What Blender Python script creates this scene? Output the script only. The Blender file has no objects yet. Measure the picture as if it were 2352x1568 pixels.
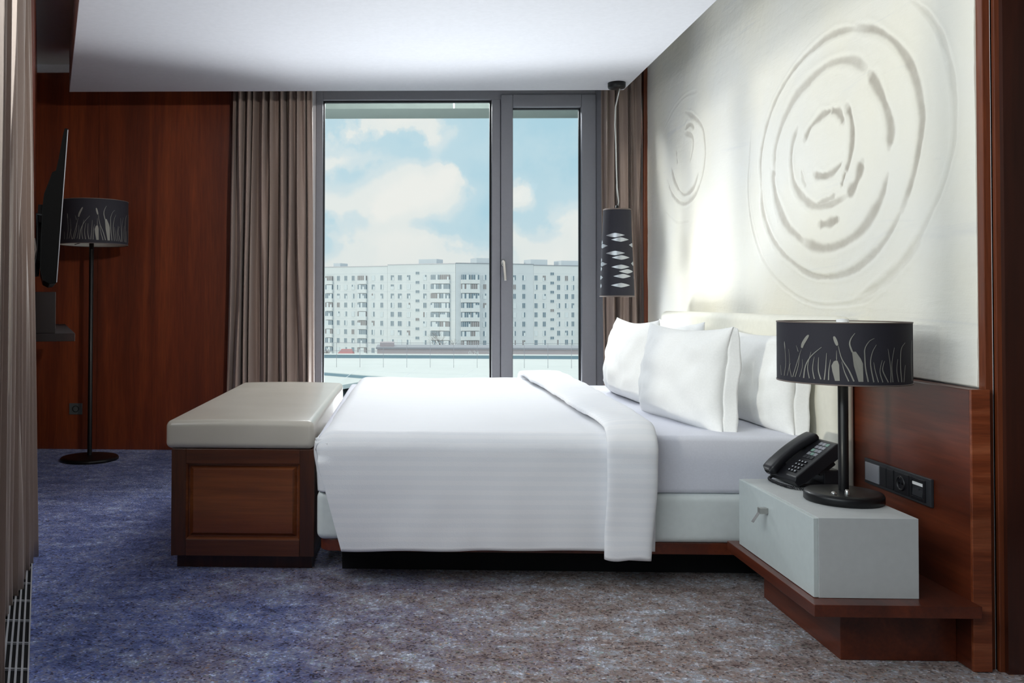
import bpy, bmesh, math, random
import numpy as np
from mathutils import Vector, Matrix, noise as mnoise
random.seed(7)
sc = bpy.context.scene
COL = sc.collection
PI = math.pi

# ------------------------------------------------------------------ materials
def lin(c):
    c = c/255.0
    return c/12.92 if c <= 0.04045 else ((c+0.055)/1.055)**2.4
def S(r, g, b): return (lin(r), lin(g), lin(b), 1.0)

class NT:
    def __init__(s, name):
        s.m = bpy.data.materials.new(name); s.m.use_nodes = True
        s.t = s.m.node_tree; s.t.nodes.clear()
        s.out = s.n('ShaderNodeOutputMaterial')
    def n(s, typ, **kw):
        nd = s.t.nodes.new(typ)
        for k, v in kw.items(): setattr(nd, k, v)
        return nd
    def l(s, a, b): s.t.links.new(a, b)
    def bsdf(s, col=(.5,.5,.5,1), rough=.5, metal=0, coat=0, spec=.5, sheen=0):
        b = s.n('ShaderNodeBsdfPrincipled')
        b.inputs['Base Color'].default_value = col
        b.inputs['Roughness'].default_value = rough
        b.inputs['Metallic'].default_value = metal
        b.inputs['Coat Weight'].default_value = coat
        b.inputs['Coat Roughness'].default_value = .15
        b.inputs['Specular IOR Level'].default_value = spec
        b.inputs['Sheen Weight'].default_value = sheen
        s.l(b.outputs[0], s.out.inputs[0]); s.b = b
        return b
    def coord(s, scale=(1,1,1), rot=(0,0,0), kind='Object'):
        tc = s.n('ShaderNodeTexCoord'); mp = s.n('ShaderNodeMapping')
        mp.inputs['Scale'].default_value = scale; mp.inputs['Rotation'].default_value = rot
        s.l(tc.outputs[kind], mp.inputs[0]); return mp.outputs[0]
    def noise(s, vec, scale=5, detail=4, rough=.5, dist=0):
        x = s.n('ShaderNodeTexNoise'); x.inputs['Scale'].default_value = scale
        x.inputs['Detail'].default_value = detail; x.inputs['Roughness'].default_value = rough
        x.inputs['Distortion'].default_value = dist
        if vec is not None: s.l(vec, x.inputs['Vector'])
        return x
    def ramp(s, fac, stops, interp='LINEAR'):
        r = s.n('ShaderNodeValToRGB'); e = r.color_ramp; e.interpolation = interp
        while len(e.elements) < len(stops): e.elements.new(.5)
        for el, (p, c) in zip(e.elements, stops): el.position = p; el.color = c
        s.l(fac, r.inputs[0]); return r.outputs[0]
    def mix(s, fac, a, b, typ='MIX'):
        m = s.n('ShaderNodeMix', data_type='RGBA', blend_type=typ)
        for i, v in ((0, fac), (6, a), (7, b)):
            if hasattr(v, 'links') or isinstance(v, bpy.types.NodeSocket): s.l(v, m.inputs[i])
            else: m.inputs[i].default_value = v
        return m.outputs[2]
    def math(s, op, a, b=0.0, clamp=False):
        m = s.n('ShaderNodeMath', operation=op, use_clamp=clamp)
        for i, v in ((0, a), (1, b)):
            if isinstance(v, bpy.types.NodeSocket): s.l(v, m.inputs[i])
            else: m.inputs[i].default_value = v
        return m.outputs[0]
    def bump(s, h, strength=.2, dist=.01):
        b = s.n('ShaderNodeBump'); b.inputs['Strength'].default_value = strength
        b.inputs['Distance'].default_value = dist
        s.l(h, b.inputs['Height']); s.l(b.outputs[0], s.b.inputs['Normal'])

def plain(name, col, rough=.5, metal=0, coat=0, spec=.5, nz=0, nscale=40):
    t = NT(name); b = t.bsdf(col, rough, metal, coat, spec)
    v = t.coord()
    n = t.noise(v, nscale, 3)
    d = tuple(c*.975 for c in col[:3])+(1,); u = tuple(min(1, c*1.02) for c in col[:3])+(1,)
    t.l(t.ramp(n.outputs[0], [(.3, d), (.7, u)]), b.inputs['Base Color'])
    if nz: t.bump(n.outputs[0], nz, .004)
    return t.m

def wood(name, dark, mid, light, axis='Z', rough=.3, coat=.5, scale=1.0):
    t = NT(name); b = t.bsdf(mid, rough, 0, coat)
    hi, lo = 9*scale, .55*scale
    sx = {'X': (lo, hi, hi), 'Y': (hi, lo, hi), 'Z': (hi, hi, lo)}[axis]
    v = t.coord(sx)
    n1 = t.noise(v, .55, 5, .55, 1.2)
    n2 = t.noise(v, 9, 4, .6, .2)
    c = t.ramp(n1.outputs[0], [(.28, dark), (.5, mid), (.72, light)])
    g = t.ramp(n2.outputs[0], [(.3, (.72,.72,.72,1)), (.7, (1.12,1.12,1.12,1))])
    t.l(t.mix(1.0, c, g, 'MULTIPLY'), b.inputs['Base Color'])
    t.bump(n2.outputs[0], .06, .002)
    return t.m

M = {}
M['wood_v'] = wood('cherry_wood_vertical', S(78,31,13), S(108,44,17), S(132,60,25), 'Z', .42, .25)
M['wood_h'] = wood('cherry_wood_along', S(66,26,14), S(94,39,19), S(122,57,30), 'Y', .4, .25)
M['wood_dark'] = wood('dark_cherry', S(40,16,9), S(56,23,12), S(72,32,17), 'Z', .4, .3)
M['wood_x'] = wood('cherry_wood_across', S(68,33,17), S(90,46,23), S(114,64,34), 'X', .35, .3)
M['wood_panel'] = wood('walnut_panel', S(84,41,20), S(112,57,28), S(136,76,40), 'X', .35, .3, .7)
M['wood_edge'] = wood('wood_edge_band', S(86,38,18), S(122,58,30), S(158,90,58), 'X', .38, .2, 3)
M['wood_trim'] = wood('cherry_trim', S(86,40,20), S(112,54,27), S(130,70,37), 'Z', .4, .2, 2)
M['wood_stile'] = wood('bench_stile_wood', S(52,25,13), S(70,35,18), S(90,48,25), 'Z', .4, .2, 1.5)
M['wood_black'] = wood('very_dark_cherry', S(22,8,5), S(32,11,7), S(44,16,9), 'Z', .65, 0)
M['white_paint'] = plain('white_ceiling_paint', S(216,217,224), .7)
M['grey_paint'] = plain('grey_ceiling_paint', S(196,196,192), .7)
M['cornice'] = plain('cornice_white', S(222,222,226), .6)
M['frame_grey'] = plain('window_frame_grey', S(134,134,141), .45)
M['rubber'] = plain('glazing_rubber', S(18,20,24), .6)
M['black_metal'] = plain('black_metal', S(12,12,14), .42, 0, .1, .35)
M['black_plastic'] = plain('black_plastic', S(20,20,25), .42)
M['tv_black'] = plain('tv_black', S(4,4,5), .6, spec=.12)
M['dark_grey_plastic'] = plain('dark_grey_plastic', S(44,45,49), .5)
M['steel'] = plain('brushed_steel', S(190,188,184), .28, 1)
M['silver_plastic'] = plain('silver_plastic', S(150,152,160), .4, .3)
M['grille'] = plain('grille_aluminium', S(205,207,212), .4, .35)
M['pit'] = plain('grille_pit', S(22,22,24), .8)
M['white_plastic'] = plain('white_plastic', S(235,235,235), .4)
M['satin_white'] = plain('satin_white_lacquer', S(196,199,198), .5, spec=.3)
M['drawer_white'] = plain('drawer_lacquer', S(205,214,212), .35)
M['linen'] = plain('white_cotton', S(246,246,247), .85, nz=.03, nscale=180)
M['sheet'] = plain('white_sheet', S(228,229,238), .85, nz=.03, nscale=160)
M['pillow'] = plain('pillow_cotton', S(248,248,246), .85, nz=.04, nscale=140)
M['boxbase'] = plain('bed_base_vinyl', S(222,228,226), .6)
M['cream_pad'] = plain('cream_upholstery', S(243,240,227), .7)
M['shade_in'] = plain('shade_lining', S(236,236,222), .7)
M['motif'] = plain('shade_cutout_lining', S(138,137,130), .6, .2)
M['liner'] = plain('silver_liner', S(188,192,196), .35, .5)
M['shade'] = plain('shade_fabric', S(38,37,46), .8, nz=.05, nscale=300)
M['shade_trim'] = plain('shade_trim', S(110,98,92), .6)
M['cord'] = plain('clear_cord', S(205,205,200), .4)
def leather():
    t = NT('taupe_leather'); b = t.bsdf(S(176,168,154), .32, 0, .12)
    v = t.coord(); n = t.noise(v, 260, 3); n2 = t.noise(v, 3, 2)
    t.l(t.ramp(n2.outputs[0], [(.3, S(186,179,166)), (.7, S(197,190,178))]), b.inputs['Base Color'])
    t.bump(n.outputs[0], .05, .002); return t.m
M['leather'] = leather()
def curtain(name, a, c):
    t = NT(name); b = t.bsdf(a, .55, 0, 0, .4, .3)
    v = t.coord((1,1,.2)); n = t.noise(v, 300, 2)
    t.l(t.ramp(n.outputs[0], [(.3, a), (.7, c)]), b.inputs['Base Color']); return t.m
M['curtain'] = curtain('taupe_satin_curtain', S(148,129,119), S(152,133,123))
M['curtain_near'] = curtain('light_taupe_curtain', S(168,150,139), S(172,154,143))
def duvet_mat():
    t = NT('striped_satin_duvet'); b = t.bsdf(S(236,237,243), .7, 0, 0, .4)
    tc = t.n('ShaderNodeUVMap'); sp = t.n('ShaderNodeSeparateXYZ'); t.l(tc.outputs[0], sp.inputs[0])
    w = t.math('SINE', t.math('MULTIPLY', sp.outputs[0], 2*PI/.036))
    st = t.ramp(t.math('ADD', t.math('MULTIPLY', w, .5), .5), [(.42, (0,0,0,1)), (.58, (1,1,1,1))])
    v = t.coord(); n = t.noise(v, 220, 3); n2 = t.noise(v, 9, 3)
    t.l(t.mix(st, S(243,244,247), S(247,247,249)), b.inputs['Base Color'])
    t.l(t.ramp(st, [(0, (.75,)*3+(1,)), (1, (.62,)*3+(1,))]), b.inputs['Roughness'])
    h = t.math('ADD', t.math('MULTIPLY', n.outputs[0], .3), n2.outputs[0])
    t.bump(h, .22, .01); return t.m
M['duvet'] = duvet_mat()
def mural_mat():
    t = NT('cream_plaster'); b = t.bsdf(S(226,224,214), .75, 0, 0, .3)
    v = t.coord((1, .9, 7)); n = t.noise(v, 4, 6, .6, .4)
    v2 = t.coord(); n2 = t.noise(v2, 1.4, 3); n3 = t.noise(v2, 120, 4)
    v3 = t.coord((1, .5, 5.5), (.18, 0, 0)); n4 = t.noise(v3, 1.7, 5, .6, .8)
    base = t.ramp(n2.outputs[0], [(.35, S(236,235,229)), (.65, S(241,237,223))])
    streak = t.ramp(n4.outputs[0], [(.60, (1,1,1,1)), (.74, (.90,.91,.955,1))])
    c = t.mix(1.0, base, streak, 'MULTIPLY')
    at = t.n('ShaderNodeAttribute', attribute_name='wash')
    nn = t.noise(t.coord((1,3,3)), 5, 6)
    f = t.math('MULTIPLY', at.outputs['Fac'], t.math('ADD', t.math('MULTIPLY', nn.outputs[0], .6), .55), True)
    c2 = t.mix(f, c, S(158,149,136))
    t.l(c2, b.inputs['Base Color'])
    h = t.math('ADD', n.outputs[0], t.math('MULTIPLY', n3.outputs[0], .25))
    t.bump(h, .22, .012); return t.m
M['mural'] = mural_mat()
def carpet_mat():
    t = NT('flecked_carpet'); b = t.bsdf(S(100,100,120), .95, 0, 0, .1, .15)
    v = t.coord()
    wob = t.noise(v, 26, 2)
    vo = t.n('ShaderNodeTexVoronoi'); vo.inputs['Scale'].default_value = 140
    mp = t.n('ShaderNodeMix', data_type='VECTOR'); mp.inputs[0].default_value = .02
    t.l(v, mp.inputs[4]); t.l(wob.outputs[1], mp.inputs[5]); t.l(mp.outputs[1], vo.inputs['Vector'])
    sep = t.n('ShaderNodeSeparateColor'); t.l(vo.outputs['Color'], sep.inputs[0])
    big = t.noise(v, 1.15, 4, .55, .6); mid = t.noise(t.coord((1,1.6,1)), 5.5, 4, .6); sm = t.noise(v, 24, 2)
    clus = t.math('ADD', t.math('MULTIPLY', mid.outputs[0], 1.0), t.math('MULTIPLY', sm.outputs[0], .75))
    f = t.math('ADD', t.math('MULTIPLY', sep.outputs[0], .40), t.math('MULTIPLY', t.math('SUBTRACT', clus, .875), 1.35))
    f = t.math('ADD', f, .27, True)
    blue = t.ramp(f, [(0, S(66,76,122)), (.25, S(86,98,152)), (.48, S(104,118,172)), (.66, S(126,128,156)), (.84, S(136,152,192)), (1, S(172,184,208))], 'LINEAR')
    taupe = t.ramp(f, [(0, S(103,82,77)), (.22, S(134,115,110)), (.46, S(147,132,127)), (.62, S(152,148,153)), (.82, S(168,172,184)), (1, S(200,202,208))], 'LINEAR')
    fl = t.math('ADD', sep.outputs[1], t.math('MULTIPLY', t.math('SUBTRACT', clus, .875), .55))
    g = t.ramp(fl, [(.0, (.30,.26,.28,1)), (.055, (.62,.56,.58,1)), (.11, (1,1,1,1)), (.84, (1.3,1.3,1.32,1)), (.91, (1.7,1.72,1.72,1))], 'CONSTANT')
    g2 = t.ramp(sep.outputs[2], [(.0, (1,1,1,1)), (.945, (.66,.86,.74,1)), (.975, (1.32,.98,.66,1)), (.987, (.75,.5,.46,1))], 'CONSTANT')
    g = t.mix(1.0, g, g2, 'MULTIPLY')
    sx = t.n('ShaderNodeSeparateXYZ'); t.l(v, sx.inputs[0])
    # blue weave zone towards the left-hand window side, taupe zone by the bed
    gx = t.math('ADD', t.math('MULTIPLY', sx.outputs[0], .95), t.math('MULTIPLY', sx.outputs[1], -.05))
    m = t.math('ADD', t.math('ADD', gx, .86), t.math('MULTIPLY', t.math('SUBTRACT', big.outputs[0], .5), 2.4))
    m = t.math('ADD', m, t.math('MULTIPLY', t.math('SUBTRACT', sep.outputs[2], .5), .5), True)
    c = t.mix(1.0, t.mix(m, blue, taupe), g, 'MULTIPLY')
    t.l(c, b.inputs['Base Color'])
    t.bump(vo.outputs['Distance'], .5, .006); return t.m
M['carpet'] = carpet_mat()
def glass():
    t = NT('window_glass')
    tr = t.n('ShaderNodeBsdfTransparent'); tr.inputs[0].default_value = (.975,.985,.985,1)
    gl = t.n('ShaderNodeBsdfGlossy'); gl.inputs['Roughness'].default_value = .02
    fr = t.n('ShaderNodeFresnel'); fr.inputs[0].default_value = 1.16
    mx = t.n('ShaderNodeMixShader'); t.l(fr.outputs[0], mx.inputs[0]); t.l(tr.outputs[0], mx.inputs[1]); t.l(gl.outputs[0], mx.inputs[2])
    t.l(mx.outputs[0], t.out.inputs[0]); return t.m
M['glass'] = glass()
M['facade'] = plain('facade_panels', S(216,221,223), .9, nscale=.25)
M['facade_blue'] = plain('facade_bluish', S(206,213,218), .9, nscale=.25)
M['win_glass_far'] = plain('distant_window_glass', S(112,132,146), .4, nscale=.6)
M['win_glass_brown'] = plain('distant_brown_glazing', S(138,134,136), .5, nscale=.6)
M['win_frame_far'] = plain('distant_window_frame', S(214,222,226), .7)
M['deck'] = plain('terrace_white', S(200,208,208), .9, nscale=.4)
M['kerb'] = plain('kerb_grey', S(120,145,158), .8)
M['ground_out'] = plain('outdoor_ground', S(180,180,176), .95, nscale=.05)
M['brownwall'] = plain('low_building_brown', S(172,165,170), .9, nscale=.2)
M['redroof'] = plain('red_roof', S(165,120,122), .8)
M['bark'] = plain('bark', S(120,112,112), .9)
M['eave'] = plain('eave_render', S(100,110,104), .9, nscale=3)
M['skin_label'] = plain('key_label', S(190,194,200), .5)

# ------------------------------------------------------------------ mesh builder
class MB:
    def __init__(s): s.v = []; s.f = []; s.mi = []; s.uv = None; s.sm = []
    def add(s, vs, fs, mi=0, smooth=False):
        o = len(s.v); s.v += [tuple(v) for v in vs]
        for f in fs: s.f.append(tuple(i+o for i in f)); s.mi.append(mi); s.sm.append(smooth)
        return s
    def box(s, x0, x1, y0, y1, z0, z1, mi=0):
        vs = [(x,y,z) for z in (z0,z1) for y in (y0,y1) for x in (x0,x1)]
        return s.add(vs, [(0,2,3,1),(4,5,7,6),(0,1,5,4),(2,6,7,3),(0,4,6,2),(1,3,7,5)], mi)
    def obox(s, o, a, b, c, mi=0):
        o, a, b, c = map(Vector, (o, a, b, c))
        vs = [o+a*i+b*j+c*k for k in (0,1) for j in (0,1) for i in (0,1)]
        fs = [(0,2,3,1),(4,5,7,6),(0,1,5,4),(2,6,7,3),(0,4,6,2),(1,3,7,5)]
        if a.cross(b).dot(c) < 0: fs = [tuple(reversed(f)) for f in fs]
        return s.add(vs, fs, mi)
    def prism(s, poly, z0, z1, mi=0):
        n = len(poly)
        ar = sum(poly[i][0]*poly[(i+1)%n][1]-poly[(i+1)%n][0]*poly[i][1] for i in range(n))
        if ar < 0: poly = poly[::-1]
        vs = [(x,y,z0) for x,y in poly]+[(x,y,z1) for x,y in poly]
        fs = [tuple(range(n-1,-1,-1)), tuple(range(n,2*n))]+[(i,(i+1)%n,n+(i+1)%n,n+i) for i in range(n)]
        return s.add(vs, fs, mi)
    def lathe(s, prof, c=(0,0,0), seg=48, mi=0, smooth=True, closed=False):
        vs = []; fs = []; n = len(prof)
        for i in range(seg):
            a = 2*PI*i/seg
            for r, z in prof: vs.append((c[0]+r*math.cos(a), c[1]+r*math.sin(a), c[2]+z))
        for i in range(seg):
            j = (i+1)%seg
            for k in range(n-1 if not closed else n):
                k2 = (k+1)%n
                fs.append((i*n+k, j*n+k, j*n+k2, i*n+k2))
        return s.add(vs, fs, mi, smooth)
    def tube(s, pts, r, seg=10, mi=0, smooth=True, caps=True):
        pts = [Vector(p) for p in pts]; n = len(pts); vs = []; fs = []
        rr = r if isinstance(r, (list, tuple)) else [r]*n
        up = Vector((0,0,1)); prev = None
        for i, p in enumerate(pts):
            t = (pts[min(i+1,n-1)]-pts[max(i-1,0)]).normalized()
            if prev is None:
                a = t.cross(up if abs(t.z) < .9 else Vector((1,0,0))).normalized()
            else: a = (prev-t*prev.dot(t)).normalized()
            prev = a; b = t.cross(a)
            for k in range(seg):
                q = 2*PI*k/seg; vs.append(p+(a*math.cos(q)+b*math.sin(q))*rr[i])
        for i in range(n-1):
            for k in range(seg):
                fs.append((i*seg+k, i*seg+(k+1)%seg, (i+1)*seg+(k+1)%seg, (i+1)*seg+k))
        if caps: fs += [tuple(range(seg-1,-1,-1)), tuple((n-1)*seg+k for k in range(seg))]
        return s.add(vs, fs, mi, smooth)
    def grid(s, nu, nv, fn, mi=0, smooth=True, flip=False, wrapu=False):
        vs = [fn(i/(nu-1) if not wrapu else i/nu, j/(nv-1)) for i in range(nu) for j in range(nv)]; fs = []
        for i in range(nu if wrapu else nu-1):
            for j in range(nv-1):
                i2 = (i+1)%nu
                f = (i*nv+j, i2*nv+j, i2*nv+j+1, i*nv+j+1)
                fs.append(f[::-1] if flip else f)
        return s.add(vs, fs, mi, smooth)
    def build(s, name, mats, parent=None, origin=None, bevel=0, seg=2, subd=0, solid=0, kind=None, bang=35):
        me = bpy.data.meshes.new(name)
        if origin is None: origin = parent.get('_o', (0,0,0)) if parent else (0,0,0)
        ox, oy, oz = origin
        me.from_pydata([(x-ox,y-oy,z-oz) for x,y,z in s.v], [], s.f)
        if not isinstance(mats, (list, tuple)): mats = [mats]
        for m in mats: me.materials.append(m)
        me.polygons.foreach_set('material_index', s.mi)
        me.polygons.foreach_set('use_smooth', s.sm)
        if s.uv is not None:
            ul = me.uv_layers.new(name='UVMap')
            for lp in me.loops: ul.data[lp.index].uv = s.uv[lp.vertex_index]
        me.update()
        o = bpy.data.objects.new(name, me); COL.objects.link(o)
        if parent: o.parent = parent
        else: o.location = origin
        if solid:
            m = o.modifiers.new('solid', 'SOLIDIFY'); m.thickness = solid; m.offset = -1
        if bevel:
            m = o.modifiers.new('bevel', 'BEVEL'); m.width = bevel; m.segments = seg
            m.limit_method = 'ANGLE'; m.angle_limit = math.radians(bang); m.harden_normals = False
        if subd:
            m = o.modifiers.new('subd', 'SUBSURF'); m.levels = subd; m.render_levels = subd
        if kind: o['kind'] = kind
        o['_o'] = tuple(origin)
        return o

def thing(name, label, cat, o, group=None):
    e = bpy.data.objects.new(name, None); COL.objects.link(e); e.location = o
    e.empty_display_size = .05; e['_o'] = o
    return tag(e, label, cat, group)
def tag(o, label, cat, group=None, kind=None):
    o['label'] = label; o['category'] = cat
    if group: o['group'] = group
    if kind: o['kind'] = kind
    return o
def struct(o, label, cat): return tag(o, label, cat, None, 'structure')

def rbox(mb, x0, x1, y0, y1, z0, z1, r, n=6, mi=0):
    """a soft box with rounded edges and corners"""
    c = Vector(((x0+x1)/2, (y0+y1)/2, (z0+z1)/2)); h = Vector(((x1-x0)/2, (y1-y0)/2, (z1-z0)/2))
    def axis(hh):
        inn = hh-r
        a = [-hh+r*(1-math.cos(PI/2*k/n)) for k in range(n)]
        ins = [-inn+2*inn*k/8 for k in range(9)]
        return a+ins+[-q for q in reversed(a)]
    ax = [axis(h[i]) for i in range(3)]
    def pt(p):
        q = Vector([max(-(h[i]-r), min(h[i]-r, p[i])) for i in range(3)])
        d = p-q
        if d.length > 1e-9:
            # project cube corner offset on a sphere of radius r
            m = max(abs(d.x), abs(d.y), abs(d.z)); d = d.normalized()*m if False else d.normalized()*r
        return c+q+d
    for a, b, w, sg in ((0,1,2,1),(0,1,2,-1),(1,2,0,1),(1,2,0,-1),(2,0,1,1),(2,0,1,-1)):
        A, B = ax[a], ax[b]
        vs = []
        for u in A:
            for v in B:
                p = Vector((0,0,0)); p[a] = u; p[b] = v; p[w] = sg*h[w]; vs.append(pt(p))
        nb = len(B); fs = []
        for i in range(len(A)-1):
            for j in range(nb-1):
                f = (i*nb+j, (i+1)*nb+j, (i+1)*nb+j+1, i*nb+j+1)
                fs.append(f if sg > 0 else f[::-1])
        mb.add(vs, fs, mi, True)
    return mb
def weld(o, d=1e-4):
    bm = bmesh.new(); bm.from_mesh(o.data); bmesh.ops.remove_doubles(bm, verts=bm.verts, dist=d)
    bm.to_mesh(o.data); bm.free(); return o
SUN, LEFT, REAR_FILL, FILL, UPL, SPOT, EXPO = 0.9, 58.0, 10.0, 165.0, 100.0, 480.0, 0.03

# ------------------------------------------------------------------ camera
cam_d = bpy.data.cameras.new('camera'); cam = bpy.data.objects.new('camera', cam_d); COL.objects.link(cam)
yaw, pit, rol = .0272401, .0186879, -.0030768
cy_, sy_, cp_, sp_, cr_, sr_ = math.cos(yaw), math.sin(yaw), math.cos(pit), math.sin(pit), math.cos(rol), math.sin(rol)
fw = Vector((-sy_*cp_, cy_*cp_, sp_)); rt = Vector((cy_, sy_, 0)); dn = fw.cross(rt)
r2 = rt*cr_+dn*sr_; d2 = -rt*sr_+dn*cr_
mw = Matrix.Identity(4)
for i, c in enumerate((r2, -d2, -fw)):
    for k in range(3): mw[k][i] = c[k]
mw.translation = (0, 0, 1.10)
cam.matrix_world = mw
cam_d.sensor_width = 36; cam_d.lens = 2050/2352*36
cam_d.shift_x = (1176-870.97)/2352; cam_d.shift_y = -(784-655.64)/2352
cam_d.clip_start = .02; cam_d.clip_end = 2000
sc.camera = cam

# ------------------------------------------------------------------ setting
YF = 6.607; ZC = 2.872; XA = 1.76
def P(y, off=0.0):                     # slanted left side of the room: x of the grille's inner edge, moved out by off
    return -1.077-.4105*(y-2.566)-off*1.081
pd = Vector((-.4105, 1, 0)).normalized()   # direction along the left side
pn = Vector((1, .4105, 0)).normalized()    # into the room
YB = -1.6
floor_poly = [(P(YB,.34), YB), (2.7, YB), (2.7, 2.75), (1.9, 2.75), (1.9, 6.9), (P(6.9,.34), 6.9)]
struct(MB().prism(floor_poly, -.05, 0).build('floor', M['carpet']), 'blue and taupe flecked carpet floor', 'floor')
struct(MB().prism(floor_poly, ZC, ZC+.1).build('ceiling', M['grey_paint']), 'grey upper ceiling at the far left corner', 'ceiling')
SL = [(-2.34, 6.15), (1.51, 6.15), (1.51, -1.5), (.60, -1.5), (-2.34+.4032*(6.15+.9), -.9)]
struct(MB().prism(SL, 2.562, ZC-.002).build('ceiling_soffit', M['white_paint'], bevel=.003, seg=1), 'lowered white ceiling panel with slanted left edge', 'ceiling')
struct(MB().box(-2.8, -.7, YF-.03, YF, 2.816, ZC-.001).build('trim_1', M['cornice']), 'white cornice strip above the far wood wall', 'trim')
# far wall: two veneer sheets with a thin joint, then the window
w = MB(); w.box(P(YF,.1), -2.2855, YF, YF+.1, 0, 2.816); w.box(-2.283, -1.29, YF, YF+.1, 0, 2.816); w.box(-2.3, -1.2, YF+.008, YF+.1, 0, 2.85)
struct(w.build('wall_far', M['wood_v']), 'cherry wood panelled wall behind the floor lamp', 'wall')
w = MB(); w.box(-1.29, -.655, YF+.03, YF+.15, 0, ZC); w.box(-.655, 1.9, YF+.03, YF+.15, 2.715, ZC)
struct(w.build('trim_2', M['cornice']), 'white wall strip beside the large window', 'trim')
# art wall side
struct(MB().box(1.785, 1.9, 2.75, 6.9, 0, ZC).build('wall_right', M['cornice']), 'wall behind the bed head', 'wall')
struct(MB().box(1.735, 1.785, 6.483, YF, 0, ZC-.002).build('trim_3', M['wood_trim'], bevel=.002), 'narrow cherry wood strip between mural and curtain', 'trim')
w = MB(); w.box(1.7625, 1.80, 2.758, 2.789, 0, ZC-.002); w.box(1.785, 1.84, 2.738, 2.758, 0, ZC-.002)
struct(w.build('trim_4', M['wood_trim'], bevel=.002), 'cherry wood edge strip at the right end of the mural', 'trim')
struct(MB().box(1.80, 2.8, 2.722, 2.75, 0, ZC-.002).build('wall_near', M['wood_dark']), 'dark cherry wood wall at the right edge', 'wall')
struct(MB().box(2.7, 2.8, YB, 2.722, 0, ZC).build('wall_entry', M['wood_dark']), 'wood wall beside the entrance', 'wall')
struct(MB().box(.0, 2.8, YB-.1, YB, 0, ZC).build('wall_back', M['white_paint']), 'white wall behind the viewer', 'wall')
# left side: wood wall beyond the curtain (slanted)
def slab_line(mb, y0, y1, o0, o1, z0, z1, mi=0):
    return mb.prism([(P(y0,o0), y0), (P(y1,o0), y1), (P(y1,o1), y1), (P(y0,o1), y0)], z0, z1, mi)
w = MB(); slab_line(w, 3.92, YF, .02, .30, .012, 2.82)
struct(w.build('wall_left', M['wood_v']), 'slanted cherry wood wall carrying the television', 'wall')
w = MB(); slab_line(w, 3.92, 6.7, .03, .30, 2.82, ZC-.001)
struct(w.build('trim_5', M['cornice']), 'white strip above the slanted wood wall', 'trim')

# ------------------------------------------------------------------ windows
def bx(*a): return MB().box(*a)
def frame_rect(mb, x0, x1, z0, z1, wl, wr, wb, wt, y0, y1):
    mb.box(x0, x0+wl, y0, y1, z0, z1); mb.box(x1-wr, x1, y0, y1, z0, z1)
    mb.box(x0+wl, x1-wr, y0, y1, z0, z0+wb); mb.box(x0+wl, x1-wr, y0, y1, z1-wt, z1); return mb
W = bpy.data.objects.new('window_1', None); COL.objects.link(W); W.location = (.42, 6.66, .05); W['_o'] = (.42, 6.66, .05)
struct(W, 'large grey framed window looking onto apartment blocks', 'window')
f = frame_rect(MB(), -.655, 1.478, .0, 2.715, .05, .058, .09, .105, 6.625, 6.74)
f.box(.653, .716, 6.625, 6.74, .09, 2.61)
f.box(1.70, 1.735, 6.625, 6.74, 0, 2.715); f.box(1.478, 1.70, 6.625, 6.74, 0, .09); f.box(1.478, 1.70, 6.625, 6.74, 2.62, 2.715)
f.build('frame', M['frame_grey'], W, bevel=.003)
f = frame_rect(MB(), -.606, .653, .09, 2.61, .012, .012, .012, .012, 6.665, 6.70)
f.build('glazing_seal', M['rubber'], W)
f = frame_rect(MB(), .719, 1.419, .092, 2.642, .087, .106, .09, .092, 6.608, 6.70)
s = f.build('sash', M['frame_grey'], W, bevel=.006, seg=3)
frame_rect(MB(), .805, 1.314, .18, 2.551, .008, .012, .008, .01, 6.66, 6.69).build('glazing_seal', M['rubber'], s)
h = MB(); h.lathe([(0,-.012),(.017,-.012),(.017,0),(.014,.004),(0,.004)], (0,0,0), 24)
h.v = [(x+.735, 6.607-z-.006, y*1.6+1.392) for x,y,z in h.v]
h.box(.728, .744, 6.575, 6.60, 1.385, 1.40)
h.obox((.7265, 6.562, 1.404), (.0185, 0, 0), (0, .013, 0), (.011, 0, -.142))
h.build('handle', M['steel'], s, bevel=.003, seg=2)
bx(-.60, .647, 6.686, 6.692, .10, 2.60).build('pane', M['glass'], W)
bx(.812, 1.306, 6.676, 6.682, .185, 2.545).build('pane', M['glass'], s)
bx(1.478, 1.70, 6.686, 6.692, .09, 2.62).build('pane', M['glass'], W)

W2 = bpy.data.objects.new('window_2', None); COL.objects.link(W2)
o2 = (P(1.2,.33), 1.2, 0); W2.location = o2; W2['_o'] = o2
struct(W2, 'glazed slanted wall behind the left curtain', 'window')
f = MB()
for y in (YB, .9, 3.84): slab_line(f, y, y+.07, .28, .36, 0, ZC)
slab_line(f, YB, 3.9, .28, .36, 0, .80); slab_line(f, YB, 3.9, .28, .36, 2.72, ZC)  # solid lower panel is unseen, added to keep sun off the duvet side
f.build('frame', M['frame_grey'], W2)
f = MB(); slab_line(f, YB+.07, .9, .31, .317, .80, 2.72); f.build('pane', M['glass'], W2)
f = MB(); slab_line(f, .97, 3.84, .31, .317, .80, 2.72); f.build('pane', M['glass'], W2)

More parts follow.
